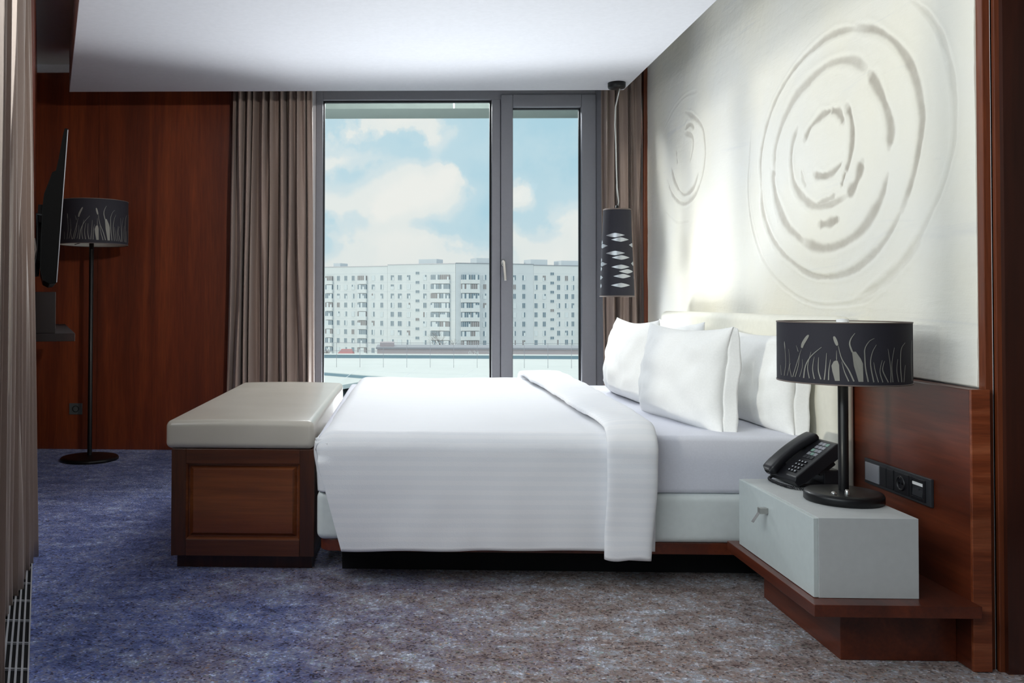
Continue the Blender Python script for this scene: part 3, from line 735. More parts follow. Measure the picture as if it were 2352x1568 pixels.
def build_duvet():
    path = duvet_path(.604); S_tot = path[-1][4]; nx = 90
    mb = MB(); mb.uv = []
    vs = []
    for (y, z, ny, nz, s) in path:
        near = s < .53; f = max(0, (.53-z)/.38) if y < 3.6 else 0
        xl = -.338+.103*f+.045*min(1, max(0, (y-3.5)/2.0))
        for j in range(nx):
            t = j/(nx-1)
            tt = t**1.25
            x = xl+(.955-xl)*tt
            # rounded foot edge on the top
            e = max(0, 1-(x-xl)/.075)
            drop = .075*(1-math.sqrt(max(0, 1-e*e))) if y > 3.43 or z > .5 else 0
            wz = .0045*mnoise.noise(Vector((x*3.1, s*3.4, 1.7)))+.0028*mnoise.noise(Vector((x*7.5, s*8.1, 4.2)))
            hem = max(0, 1-s/.35) if y < 3.6 else 0
            wz += hem*.008*mnoise.noise(Vector((x*5.2, 0, s*1.2)))
            yy = y+ny*wz; zz = z+nz*wz-drop*max(0, nz)
            if drop and nz < .7 and y < 3.6: yy += drop*.55*(1-max(0,nz))*min(1, max(0,(z-.25)/.3))
            if hem: zz += hem**2*(.011*mnoise.noise(Vector((x*4.0, 9.1, 0)))+.010*x)
            vs.append((x, yy, zz)); mb.uv.append((s, x))
    n = len(path)
    mb.add(vs, [(i*nx+j, i*nx+j+1, (i+1)*nx+j+1, (i+1)*nx+j) for i in range(n-1) for j in range(nx-1)], 0, True)
    o = mb.build('duvet', M['duvet'], origin=(.3, 4.5, .6), solid=.010)
    tag(o, 'white satin striped duvet draped over the bed and its near side', 'duvet')
    # foot end tucked between bed and bench, with creases
    mb = MB(); mb.uv = []; vs = []
    nu, nv = 90, 30
    for i in range(nu):
        y = 3.428+(5.56-3.428)*i/(nu-1)
        for j in range(nv):
            t = j/(nv-1); a = t*PI*.62
            z = .560-.195*t+.0
            ed = min(1, (y-3.428)/.05)
            x = -.3375+.040*min(1, max(0, (y-3.5)/2.0))-.008*math.sin(t*PI)*ed+.05*(1-math.sqrt(ed*(2-ed)))+.028*t**2
            x += .010*mnoise.noise(Vector((y*9, t*2+y*5, 3)))*t
            cr = .012*mnoise.noise(Vector((z*20+y*16, z*5, 8)))*t*max(0, 1-(y-3.42)/.5)
            vs.append((x+cr, y+.02*t-.6*cr, z)); mb.uv.append((y, z))
    mb.add(vs, [(i*nv+j, i*nv+j+1, (i+1)*nv+j+1, (i+1)*nv+j) for i in range(nu-1) for j in range(nv-1)], 0, True)
    mb.build('tucked_foot', M['duvet'], o, solid=.006)
    mb = MB(); mb.uv = []; vs = []
    for i in range(16):
        x = -.3355+.115*i/15
        for j in range(nv):
            t = j/(nv-1); z = .575-.21*t
            cr = .009*mnoise.noise(Vector((x*26+z*14, z*9, 2)))
            xe = x+.008*t
            vs.append((xe, 3.445+.022*t+cr*(t+.2)+.02*(1-min(1,i/4))**2, z)); mb.uv.append((x, z))
    mb.add(vs, [(i*nv+j, (i+1)*nv+j, (i+1)*nv+j+1, i*nv+j+1) for i in range(15) for j in range(nv-1)], 0, True)
    mb.build('tucked_corner', M['duvet'], o, solid=.006)
    # the turned-back end: a closed soft roll swept over the bed
    path = duvet_path(.612, hang0=.139, off=.004, yn=3.409)
    mb = MB(); mb.uv = []; vs = []; m = 28
    for (y, z, ny, nz, s) in path:
        tf = min(1, max(0, (y-3.5)/2.0)); hang = max(0, (.55-z)/.42) if y < 3.6 else 0
        xl = .772-.055*tf-.012*hang; xr = .962+.022*tf-.030*hang
        for q in range(m):
            a = 2*PI*q/m; ca, sa = math.cos(a), math.sin(a)
            cx = (xl+xr)/2; hw = (xr-xl)/2
            px_ = cx+hw*math.copysign(abs(ca)**.55, ca)
            th = .016+.008*(px_-xl)/(xr-xl)
            pz = th*math.copysign(abs(sa)**.7, sa)+.016
            wv = .006*mnoise.noise(Vector((px_*9, s*5, 2.2)))+.004*mnoise.noise(Vector((px_*4, s*14, 5)))
            px_ += .010*mnoise.noise(Vector((s*4.2, q*.02, 7.7)))*(1 if ca < 0 else .8)
            zz = z+nz*(pz+wv)
            if s < .12: zz += .012*mnoise.noise(Vector((px_*12, 3, 1)))*(1-s/.12)
            vs.append((px_, y+ny*(pz+wv), zz)); mb.uv.append((s, px_))
    n = len(path)
    fs = [(i*m+q, (i+1)*m+q, (i+1)*m+(q+1)%m, i*m+(q+1)%m) for i in range(n-1) for q in range(m)]
    fs += [tuple(range(m)), tuple((n-1)*m+q for q in range(m-1,-1,-1))]
    mb.add(vs, fs, 0, True)
    mb.build('turned_back_edge', M['duvet'], o)
build_duvet()

# ------------------------------------------------------------------ pillows
def pillow(label, c, yaw_deg, lean_deg, W_, H_, T_, seed, roll=0, flap=None, ear=1.0):
    """W along the bed's width, H upright, T thickness; stands on its lower edge"""
    rot = Matrix.Rotation(math.radians(yaw_deg), 4, 'Z') @ Matrix.Rotation(math.radians(lean_deg), 4, 'Y') @ Matrix.Rotation(math.radians(roll), 4, 'X')
    n = 44; mb = MB()
    def side(sg):
        vs = []
        for i in range(n+1):
            u = math.sin((-1+2*i/n)*PI/2)
            for j in range(n+1):
                v = math.sin((-1+2*j/n)*PI/2)
                e = max(0, (1-abs(u)**3.0)*(1-abs(v)**3.0))
                # heavy lower half, thin ears at the top
                t = T_/2*e**.55*(1+.16*(-v))*(1-.10*abs(u))
                pin = .075*ear
                y = W_/2*u*(1-pin*(1-v*v)*abs(u)**3)
                z = H_/2*v*(1-(pin*1.15 if v > 0 else .01)*(1-u*u)*abs(v)**3)
                cr = (abs(u)*abs(v))**1.5
                w = .018*mnoise.noise(Vector((u*2.3+seed, v*2.6, sg*2)))+.007*mnoise.noise(Vector((u*5.5+seed, v*3.2+u*2, sg)))+.012*cr*mnoise.noise(Vector((u*8+seed, v*8, sg)))
                rad = .022*mnoise.noise(Vector((math.atan2(v+1.05, u-.95)*7, seed, sg)))*max(0, 1-math.hypot(u-1, v+1)/.9)
                x = -sg*(t+(w+rad)*min(1, e*3))
                x += .012*mnoise.noise(Vector((u*1.7, v*1.7, seed)))*(1-e)
                vs.append((x, y, z))
        fs = [(i*(n+1)+j, (i+1)*(n+1)+j, (i+1)*(n+1)+j+1, i*(n+1)+j+1) for i in range(n) for j in range(n)]
        if sg > 0: fs = [f[::-1] for f in fs]
        mb.add(vs, fs, 0, True)
    side(1); side(-1)
    base = (c[0], c[1], c[2]-H_/2)
    mb.v = [tuple(Vector((x,y,z+H_/2))) for x,y,z in mb.v]
    o = mb.build('pillow', M['pillow'], origin=(0,0,0)); weld(o, 1e-5)
    o.rotation_euler = rot.to_euler(); o.location = base; o['_o'] = (0,0,0)
    tag(o, label, 'pillow', 'pillows on the bed')
    if flap:
        # open hem of the pillow case hanging past the near edge
        fb = MB(); vs = []; nn = 24
        for j in range(nn+1):
            v = -1+2*j/nn
            z = H_/2*v*(1-.07*(1-0)*max(0, abs(v))**3*0)+H_/2
            y0 = -W_/2*(1-.075*(1-v*v))
            for i in range(7):
                q = i/6
                vs.append((flap*(.012+.050*q)*(1-.6*max(0,v)**3)+.006*mnoise.noise(Vector((v*4, q*2, seed+3))), y0+.008-(.022+.004*math.sin(v*7))*q*(1-.4*max(0,v)**4), z-.006*q*max(0,v)**2))
        fb.add(vs, [(j*7+i, j*7+i+1, (j+1)*7+i+1, (j+1)*7+i) for j in range(nn) for i in range(6)], 0, True)
        f = fb.build('case_hem', M['pillow'], o, solid=.003)
    return o
pillow('front white pillow on the near side of the bed, tallest of the pair', (1.200, 3.955, .795), 9, 6, .76, .43, .19, 1.3, 0, 1, 1.45)
pillow('white pillow leaning on the headboard behind the table lamp', (1.498, 3.90, .786), 1, 6, .78, .40, .16, 5.1, 0, 1, 1.2)
pillow('front white pillow on the window side of the bed', (1.205, 4.83, .805), 1, 6, .80, .43, .21, 9.4, 0, None, 1.45)
pillow('white pillow against the headboard on the window side, mostly hidden', (1.465, 4.90, .80), 0, 5, .82, .42, .15, 14.2, 0, None, 1.6)

# ------------------------------------------------------------------ bench at the foot of the bed
BN = thing('storage_bench', 'wooden bench with taupe leather cushion at the foot of the bed', 'bench', (-.66, 4.5, 0))
x0, x1, y0, y1 = -.951, -.3625, 3.655, 5.39
bx(x0+.014, x1-.014, y0+.05, y1-.03, .001, .062).build('plinth', M['wood_dark'], BN)
k = MB(); k.box(x0+.004, x1-.004, y0+.022, y1, .06, .497); k.build('carcass', M['wood_x'], BN)
def stile(a, b, z0, z1, name, mat='wood_dark'): return bx(a, b, y0, y0+.024, z0, z1).build(name, M[mat], BN, bevel=.002)
stile(x0, x0+.060, .06, .4965, 'stile', 'wood_stile'); stile(x1-.060, x1, .06, .4965, 'stile', 'wood_stile')
stile(x0+.0602, x1-.0602, .437, .4965, 'rail', 'wood_x'); stile(x0+.0602, x1-.0602, .06, .127, 'rail', 'wood_x')
# raised panel with chamfered border
px0, px1, pz0, pz1 = x0+.0602, x1-.0602, .127, .437
k = MB(); d = .022
def ring(mb, a, b):
    (ax0, ax1, az0, az1, ay), (bx0, bx1, bz0, bz1, by) = a, b
    A = [(ax0,ay,az0),(ax1,ay,az0),(ax1,ay,az1),(ax0,ay,az1)]; B = [(bx0,by,bz0),(bx1,by,bz0),(bx1,by,bz1),(bx0,by,bz1)]
    mb.add(A+B, [(i,(i+1)%4,4+(i+1)%4,4+i) for i in range(4)])
R_ = [(px0,px1,pz0,pz1,y0+.001),(px0+.006,px1-.006,pz0+.006,pz1-.006,y0+.010),(px0+.008,px1-.008,pz0+.008,pz1-.008,y0+.020),(px0+.013,px1-.013,pz0+.013,pz1-.013,y0+.020),(px0+.030,px1-.030,pz0+.026,pz1-.026,y0+.006)]
for a, b in zip(R_, R_[1:]): ring(k, a, b)
a = R_[-1]; k.add([(a[0],a[4],a[2]),(a[1],a[4],a[2]),(a[1],a[4],a[3]),(a[0],a[4],a[3])], [(0,1,2,3)])
k.build('raised_panel', M['wood_panel'], BN)
k = MB(); rbox(k, x0-.024, x1-.002, y0-.010, y1+.02, .4975, .612, .026, 8)
cu = weld(k.build('cushion', M['leather'], BN))
for v in cu.data.vertices:
    z = v.co.z
    if z > .57: v.co.z += .006*(1-((v.co.x)/.31)**2)
    if z < .53:
        f = (.53-z)/.035
        cx_ = (x0+x1-.026)/2+.66
        v.co.x = cx_+(v.co.x-cx_)*(1+.006*f)

# ------------------------------------------------------------------ curtains
def fold(u, t, seed, nf):
    """fold depth for position u along the curtain (0..1) and height t (0 bottom, 1 top)"""
    ph = nf*u+.35*mnoise.noise(Vector((u*3.1, t*.7, seed)))+.5*mnoise.noise(Vector((u*9, t*1.3, seed+4)))
    a = math.sin(2*PI*ph)
    b = .45*math.sin(2*PI*(nf*2.1*u+.8*mnoise.noise(Vector((u*5, t*.9, seed+9)))))
    top = max(0, t-.45)/.55
    return a*(1-.35*top)+b*(.35+.9*top)
def curtain_mesh(fn, nu=300, nv=40):
    mb = MB(); mb.grid(nu, nv, fn); return mb
def far_curtain(xa_b, xb_b, xa_t, xb_t, yc, amp, seed, nf, name_label, z1=2.80):
    def fn(u, t):
        z = .02+t*(z1-.02)
        xa = xa_b+(xa_t-xa_b)*t; xb = xb_b+(xb_t-xb_b)*t
        f = fold(u, t, seed, nf); g = math.cos(2*PI*nf*u)
        ed = min(1, min(u, 1-u)*14)
        return (xa+(xb-xa)*u+.010*g*ed, yc+amp*f*(.4+.6*ed), z)
    o = curtain_mesh(fn).build('curtain', M['curtain'], origin=((xa_b+xb_b)/2, yc, .02), solid=.003)
    return o
c1 = far_curtain(-1.285, -.640, -1.245, -.668, 6.470, .058, 2.0, 9, '')
tag(c1, 'taupe satin curtain gathered between the wood wall and the large window', 'curtain', 'taupe curtains')
c2 = far_curtain(1.448, 1.728, 1.438, 1.728, 6.505, .05, 6.5, 3.4, '')
tag(c2, 'taupe satin curtain at the right of the window behind the pendant lamp', 'curtain', 'taupe curtains')
def near_curtain(ya, yb, o_in, o_out, seed, nf, flare, depth):
    def fn(u, t):
        y = ya+(yb-ya)*u; z = .014+t*(2.60-.014)
        f = fold(u, t, seed, nf)
        crest = o_in+(o_out-o_in)*u; f = max(-1, min(1, f*.8))
        off = crest+depth*.5*(1-f)+flare*t*u
        if u > .95: off = (crest+flare*t*u)+(off-crest-flare*t*u)*(1-(u-.95)/.05)
        return (P(y, off), y+.012*math.cos(2*PI*nf*u), z)
    return curtain_mesh(fn, 260, 36)
c3 = near_curtain(3.04, 3.785, .066, -.024, 11.0, 7.25, .058, .075).build('curtain', M['curtain_near'], origin=(P(3.4,.1), 3.4, .01), solid=.003)
tag(c3, 'pale taupe curtain along the left edge nearest the viewer', 'curtain', 'taupe curtains')
c4 = near_curtain(2.28, 2.50, .070, .062, 17.0, 2.3, 0, .09).build('curtain', M['curtain_near'], origin=(P(2.4,.1), 2.4, .01), solid=.003)
tag(c4, 'narrow pale taupe curtain stack at the extreme left edge, over the heating grille', 'curtain', 'taupe curtains')

# ------------------------------------------------------------------ television, wall shelf, wall socket
TVo = (-1.55, 3.95, 1.18)
TV = thing('television', 'black flat television seen edge on, on a bracket at the left wall', 'television', TVo)
upv = (pn*.042+Vector((0,0,.698))).normalized(); outv = pn
def tvp(n_, h, l): return Vector((-1.549, 3.95, 1.181))+outv*n_+upv*h+pd*l
prof = [(0,.006),(0,.692),(-.004,.699),(-.016,.698),(-.022,.66),(-.032,.56),(-.040,.505),(-.055,.497),(-.066,.455),(-.082,.40),(-.085,.34),(-.082,.20),(-.076,.06),(-.060,.012),(-.03,-.004),(-.004,.0)]
k = MB(); L_ = 1.22; n = len(prof)
vs = [tvp(a, b, 0.0) for a, b in prof]+[tvp(a, b, L_) for a, b in prof]
fs = [tuple(range(n)), tuple(range(2*n-1, n-1, -1))]+[(i, n+i, n+(i+1)%n, (i+1)%n) for i in range(n)]
k.add(vs, [f[::-1] for f in fs]); k.build('housing', M['tv_black'], TV, bevel=.003)
k = MB(); k.obox(tvp(.0002,.015,.012), pd*(L_-.024), upv*.67, outv*.0006); k.build('screen', plain('tv_screen', S(8,8,10), .12), TV)
k = MB()
for a, b, c, d in ((.004,.006,.006,.688),): k.obox(tvp(-.0035,a,-.0012), pd*.0012, upv*.688, outv*.0035)
k.build('bezel_edge', M['silver_plastic'], TV)
k = MB(); k.obox(tvp(-.106,.05,.30), pd*.5, upv*.33, outv*.026); k.obox(tvp(-.106,.10,.12), pd*.9, upv*.04, outv*.03); k.obox(tvp(-.106,.28,.12), pd*.9, upv*.04, outv*.03)
k.tube([tvp(-.06,.30,.02), tvp(-.105,.31,.03), tvp(-.100,.25,.05), tvp(-.094,.16,.05), tvp(-.100,.08,.06), tvp(-.09,.03,.05)], .007, 8)
k.build('wall_bracket', M['black_plastic'], TV)
k = MB(); k.tube([tvp(-.108,.20,.02), tvp(-.098,.15,.02), tvp(-.106,.10,.02)], .004, 6); k.build('cable', M['shade_trim'], TV)

WS = thing('wall_shelf', 'dark wood shelf with raised box on the left wall below the television', 'shelf', (P(4.4,.0), 4.4, .919))
wn = pn
def wp(y, n_, z): 
    q = Vector((P(y,.019), y, z)); return q+wn*n_
k = MB(); k.obox(wp(3.965,0,.918), pd*1.75, wn*.188, Vector((0,0,.037))); k.build('shelf_board', M['wood_black'], WS, bevel=.002)
k = MB(); k.obox(wp(3.965,0,.9555), pd*1.75, wn*.104, Vector((0,0,.187))); k.build('cable_box', M['wood_black'], WS, bevel=.002)

WK = thing('wall_socket', 'small grey power socket low on the far wood wall beside the floor lamp', 'socket', (-2.436, YF-.001, .30))
bx(-2.487, -2.390, YF-.009, YF-.0005, .258, .341).build('plate', plain('socket_grey', S(78,82,82), .5), WK, bevel=.002)
k = MB(); k.lathe([(.024,0),(.024,.003),(.021,.003),(.020,-.004),(0,-.004)], (0,0,0), 28)
k.v = [(-2.438+x, YF-.0095-z, .300+y) for x,y,z in k.v]; k.build('socket_cup', M['tv_black'], WK)

# ------------------------------------------------------------------ telephone
TP = thing('telephone', 'black desk telephone with keypad beside the table lamp', 'telephone', (1.45, 3.27, .451))
ang = math.radians(36); U = Vector((math.cos(ang), .10, math.sin(ang))).normalized(); V_ = Vector((-.10, 1, 0)).normalized(); N_ = U.cross(V_)
N_ = -N_ if N_.z < 0 else N_
V_ = N_.cross(U)
O_ = Vector((1.372, 3.172, .474))
def tp(u, v, n_): return O_+U*u+V_*v+N_*n_
k = MB()
pr = [(0,-.018),(.0,.004),(.012,.014),(.20,.018),(.212,.012),(.214,-.012),(.195,-.030),(.03,-.026)]
n = len(pr); vs = [tp(u, 0, q) for u, q in pr]+[tp(u, .178, q) for u, q in pr]
k.add(vs, [tuple(range(n)), tuple(range(2*n-1,n-1,-1))]+[((i+1)%n, i, n+i, n+(i+1)%n) for i in range(n)][0:] )
k.build('housing', M['black_plastic'], TP, bevel=.004, seg=3)
k = MB(); k.obox((1.40, 3.20, .4515), (.155,.01,0), (-.01,.125,0), (0,0,.012)); k.obox(tp(.10,.03,-.055), U*.07, V_*.11, N_*.03)
k.obox((1.49, 3.215, .46), (.06,.004,0), (-.004,.11,0), (0.0,0,.05))
k.build('stand', M['black_plastic'], TP, bevel=.004)
k = MB()
hp = []
for i in range(25):
    t = i/24; u = -.012+.226*t; arch = .024+.015*math.sin(PI*t)**.6
    hp.append((u, arch))
vs = []; fs = []
for i, (u, a) in enumerate(hp):
    t = i/24; hw = .033 if t < .22 or t > .78 else .031
    thk = .030
    for q in range(12):
        an = 2*PI*q/12+PI/12; c_ = math.copysign(abs(math.cos(an))**.4, math.cos(an)); s_ = math.copysign(abs(math.sin(an))**.4, math.sin(an))
        e = .55 if i in (0, 24) else 1
        vs.append(tp(u, .142+hw*c_*e, a+thk/2*s_*e))
for i in range(24):
    for q in range(12): fs.append((i*12+q, i*12+(q+1)%12, (i+1)*12+(q+1)%12, (i+1)*12+q))
fs += [tuple(range(12)), tuple(24*12+q for q in range(11,-1,-1))]
k.add(vs, [f[::-1] for f in fs], 0, True)
k.obox(tp(.004,.120,.008), U*.05, V_*.044, N_*.022); k.obox(tp(.15,.120,.010), U*.05, V_*.044, N_*.022)
k.build('handset', M['black_plastic'], TP)
for r in range(4):
    for c in range(3):
        k = MB(); k.obox(tp(.030+.0165*r, .028+.0185*c, .0150+.0003*r), U*.0095, V_*.0125, N_*.0035)
        k.obox(tp(.0325+.0165*r, .030+.0185*c, .0186+.0003*r), U*.0045, V_*.0065, N_*.0003, 1)
        k.build('key', [M['black_plastic'], M['skin_label']], TP)
for r in range(5):
    for c in range(3):
        k = MB(); k.obox(tp(.105+.0185*r, .026+.020*c, .0165), U*.0135, V_*.0165, N_*.002)
        mi = M['silver_plastic'] if (r*3+c) % 4 else plain('memory_key_green', S(120,150,140), .5)
        k.build('memory_key', mi if r else M['dark_grey_plastic'], TP)
# coiled cord running round the front of the phone
k = MB(); pts = []
ctrl = [(1.372,3.372,.458),(1.345,3.33,.4575),(1.338,3.27,.4575),(1.35,3.19,.4575),(1.375,3.155,.4575),(1.41,3.148,.4575),(1.435,3.16,.4575)]
C_ = []
for i in range(len(ctrl)-1):
    a = Vector(ctrl[max(i-1,0)]); b = Vector(ctrl[i]); c = Vector(ctrl[i+1]); d = Vector(ctrl[min(i+2,len(ctrl)-1)])
    for q in range(80):
        t = q/80; C_.append(.5*(2*b+(c-a)*t+(2*a-5*b+4*c-d)*t*t+(3*b-a-3*c+d)*t**3))
acc = 0
for i, p in enumerate(C_):
    q = C_[min(i+1, len(C_)-1)]; tn = (q-p) if q != p else (p-C_[i-1]); acc += (q-p).length
    tn.normalize(); s_ = tn.cross(Vector((0,0,1))).normalized(); a = acc/.0052*2*PI
    pts.append(p+s_*.0048*math.cos(a)+Vector((0,0,1))*.0048*math.sin(a))
k.tube(pts, .0013, 5); k.build('coiled_cord', M['black_plastic'], TP)

# ------------------------------------------------------------------ outside: terrace roof, apartment blocks, trees
struct(MB().box(-400, 400, 66, 600, -17.2, -17).build('ground', M['ground_out']), 'pale ground around the apartment blocks', 'ground')
DK = thing('roof_terrace', 'white panelled roof terrace below the window', 'terrace', (0, 50, -2.9))
edge = [(-30, 64.0), (-4.64, 51.3), (2.5, 45.3), (9.2, 41.0), (30, 30)]
k = MB(); k.prism(edge+[(60, 30), (60, 66), (-60, 66)], -3.10, -2.905); k.build('upper_deck', [M['deck']], DK)
k = MB()
for a, b in zip(edge, edge[1:]): k.obox((a[0], a[1]-.03, -3.10), (b[0]-a[0], b[1]-a[1], 0), (0,.03,0), (0,0,.15))
k.build('deck_fascia', M['kerb'], DK)
low = [(-40, 47.2), (-3.1, 45.6), (-2.2, 46.6), (3, 45.6)]
k = MB(); k.prism([(-40,62),(-40,46.9),(-3.05,45.4),(-2.1,47.5),(-1.5,50),(-4.64,53)], -3.32, -3.10); k.build('lower_deck', M['deck'], DK)
k = MB(); k.prism([(-40,60),(-40,30),(30,28),(60,30),(60,60)], -3.9, -3.75); k.build('lower_roof', M['kerb'], DK)
k = MB(); k.box(-40, 60, 64, 64.4, -3.1, -2.68); k.build('far_kerb', M['kerb'], DK)
k = MB(); k.box(-40, 60, 63.95, 65, -2.68, -2.64); k.build('kerb_cap', M['deck'], DK)
k = MB()
for a, b in (((-8,54),(9,47.5)),((-9,58),(14,56.5)),): k.obox((a[0],a[1],-2.905), (b[0]-a[0],b[1]-a[1],0), (0,.04,0), (0,0,.006))
for x in (-3.2,-.4,2.4,5.2,8.0,10.8): k.obox((x, 44.5, -2.905), (1.9*x/8+1.2, 9, 0), (.03,0,0), (0,0,.005))
k.build('panel_joints', M['facade_blue'], DK)
RL = thing('terrace_railing', 'thin wire railing along the roof terrace', 'railing', (0, 55, -2.905))
for z in (-1.40, -1.90, ): k = MB(); k.tube([(-14,55,z),(20,55,z)], .014, 6); k.build('rail', M['silver_plastic'], RL)
for i in range(14): 
    x = -5.55+1.44*i
    k = MB(); k.tube([(x,55,-2.904),(x,55,-1.39)], .013, 6); k.build('post', M['silver_plastic'], RL)
EV = bx(-6, 6, 7.35, 7.75, 2.70, 3.2); EV.box(.405, .418, 7.34, 7.35, 2.70, 3.2, 1)
struct(EV.build('trim_6', [M['eave'], M['deck']]), 'pale outside eave above the window', 'eave')

ROW0, RH = 8.72, 2.835          # centre height of the top window row, storey height
def block(label, p0, p1, ztop, cols, zbase=-17.0, depth=14, rows=9, stair=None, wallmat='facade', roofbox=None, seed=1):
    p0 = Vector((p0[0], p0[1], 0)); p1 = Vector((p1[0], p1[1], 0)); d = (p1-p0).normalized(); L = (p1-p0).length
    nrm = Vector((d.y, -d.x, 0))
    if nrm.y > 0: nrm = -nrm
    t = thing('apartment_building', label, 'apartment building', tuple(p0+Vector((0,0,zbase))), 'apartment blocks outside')
    rnd = random.Random(seed)
    k = MB(); k.obox(p0+Vector((0,0,zbase)), d*L, Vector((0,depth,0)), Vector((0,0,ztop-zbase)))
    k.build('walls', M[wallmat], t)
    # joints between the storeys and a dark coping
    k = MB()
    for r in range(rows+1):
        z = ROW0+1.35-RH*r; k.obox(p0+nrm*.02+Vector((0,0,z)), d*L, -nrm*.03, Vector((0,0,.10)))
    k.build('panel_joints', M['facade_blue'], t)
    k = MB(); k.obox(p0+nrm*.15+Vector((0,0,ztop)), d*L, Vector((0,depth,0)), Vector((0,0,.18))); k.build('roof_edge', M['silver_plastic'], t)
    for rb_ in roofbox or []:
        a, b, h = rb_
        k = MB(); k.obox(p0+d*a-nrm*3+Vector((0,0,ztop+.18)), d*(b-a), -nrm*5, Vector((0,0,h))); k.build('roof_hut', M['facade_blue'], t)
    for kind, u, wd in cols:
        for r in range(rows):
            zc = ROW0-RH*r
            if kind == 's': zc += 1.35
            if zc < -17+1: continue
            hh = 1.5 if kind != 's' else .8
            q = p0+d*(u-wd/2)
            w = MB()
            dep = .05
            if kind == 'b':
                w2 = MB(); w2.obox(q+nrm*.75-d*.12+Vector((0,0,zc-1.95)), d*(wd+.24), -nrm*.75, Vector((0,0,1.2))); w2.build('balcony', M['facade'], t)
                dep = .7; hh = 1.45
            gm = 0 if rnd.random() < .86 else 1
            if kind == 'b' and rnd.random() < .2: gm = 1
            w.obox(q+nrm*dep+Vector((0,0,zc-hh/2)), d*wd, -nrm*dep, Vector((0,0,hh)), gm)
            nb = max(2, round(wd/.62)) if kind == 'b' else 2
            fw_ = .07 if kind != 'b' else .10
            for i in range(nb+1):
                a = wd*i/nb-fw_/2*(2 if i == nb else 1)+ (0 if i else fw_/2)
                if i == nb: a = wd-fw_
                w.obox(q+d*a+nrm*(dep+.05)+Vector((0,0,zc-hh/2)), d*fw_, -nrm*.05, Vector((0,0,hh)), 2)
            if kind != 's':
                for i in range(nb):          # pale curtains behind some panes
                    if rnd.random() < .42:
                        a = wd*i/nb+fw_/2; w.obox(q+d*a+nrm*(dep+.01)+Vector((0,0,zc-hh/2)), d*(wd/nb-fw_), -nrm*.01, Vector((0,0,hh*rnd.choice((1,1,.6)))), 2)
            w.obox(q-d*.05+nrm*(dep+.06)+Vector((0,0,zc-hh/2-.10)), d*(wd+.1), -nrm*.06, Vector((0,0,.10)), 2)
            w.build('window', [M['win_glass_far'], M['win_glass_brown'], M['win_frame_far']], t)
    return t, d, nrm
AB0, AB1 = Vector((-32.2, 291.0, 0)), Vector((15.56, 268.0, 0)); dAB = (AB1-AB0).normalized()
pt = lambda u: tuple((AB0+dAB*u)[:2])
cut = 30.23
block('white apartment block at the left of the view, with two columns of enclosed balconies', pt(-6), pt(cut-.03), 12.35,
      [('w',4.6+6,1.0),('b',9.3+6,2.5),('w',12.6+6,1.05),('w',15.3+6,1.05),('w',18.0+6,1.05),('b',21.4+6,3.0),('w',25.2+6,1.1),('w',28.25+6,1.0)], rows=9, seed=4, roofbox=[(15,17.5,1.2)])
block('white middle apartment block with a stair window column and wide balconies', pt(cut), pt(53.01), 12.75,
      [('w',31.9-cut,1.15),('w',34.5-cut,1.35),('w',37.5-cut,1.15),('s',40.5-cut,1.3),('w',43.0-cut,1.15),('b',46.6-cut,2.9),('b',49.7-cut,2.9)], rows=8, seed=8, roofbox=[(39.5-cut,45.5-cut,1.5)])
CD0, CD1 = Vector((15.56+.05, 268.0, 0)), Vector((64.43, 283.6, 0)); dCD = (CD1-CD0).normalized()
pc = lambda u: tuple((CD0+dCD*u)[:2])
block('bluish apartment block behind the window mullion', pc(0), pc(25.6), 12.85,
      [('b',3.2,2.7),('b',6.1,2.7),('w',9.4,1.1),('w',12.6,1.1),('w',16.2,1.1),('w',19.2,1.0),('w',22.3,1.1)], rows=8, seed=13, wallmat='facade_blue', roofbox=[(8.0,16.5,1.7)])
block('apartment block seen through the narrow right window pane', pc(25.63), pc(58), 12.6,
      [('w',26.4-25.63,1.1),('w',29.2-25.63,1.1),('s',31.9-25.63,1.3),('w',34.1-25.63,1.1),('w',36.8-25.63,1.1),('w',39.0-25.63,1.0),('b',42.5-25.63,2.6),('w',46-25.63,1.1),('w',49-25.63,1.1),('w',52.5-25.63,1.1)], rows=8, seed=21, roofbox=[(.5,6.2,1.8),(11,17,1.6)])

LB = thing('low_building', 'long low brownish building in front of the apartment blocks', 'building', (8, 150, -17))
k = MB(); k.box(-4.4, 40, 150, 160, -17, -6.75); k.build('walls', M['brownwall'], LB)
k = MB(); k.box(-4.6, 40.2, 149.8, 160.2, -6.75, -6.45); k.build('roof', M['silver_plastic'], LB)
k = MB(); k.box(-4.0, -1.6, 153, 157, -6.45, -5.8); k.build('roof_hut', M['brownwall'], LB)
fc = bpy.data.curves.new('graffiti', 'FONT'); fc.body = '0-24'; fc.size = .95; fc.extrude = .01
go = bpy.data.objects.new('graffiti', fc); COL.objects.link(go)
dg = bpy.context.evaluated_depsgraph_get(); me = bpy.data.meshes.new_from_object(go.evaluated_get(dg)); bpy.data.objects.remove(go)
go = bpy.data.objects.new('painted_number', me); COL.objects.link(go); go.parent = LB; go.location = (10.9-8, 149.97-150, -7.62+17); go.rotation_euler = (PI/2, 0, 0)
me.materials.append(M['facade']); go['label'] = 'white painted characters 0-24'
RS = thing('red_roofed_shed', 'small shed with a faded red roof below the left apartment block', 'shed', (-13, 200, -17))
k = MB(); k.box(-14.6, -11.4, 200, 205, -17, -10.6); k.build('walls', M['facade'], RS)
k = MB(); k.add([(-14.9,199.5,-10.6),(-11.2,199.5,-10.6),(-11.7,202.5,-9.5),(-14.0,202.5,-9.5),(-14.9,205.5,-10.6),(-11.2,205.5,-10.6)], [(0,1,2,3),(4,3,2,5),(0,3,4),(1,5,2),(0,4,5,1)]); k.build('roof', M['redroof'], RS)

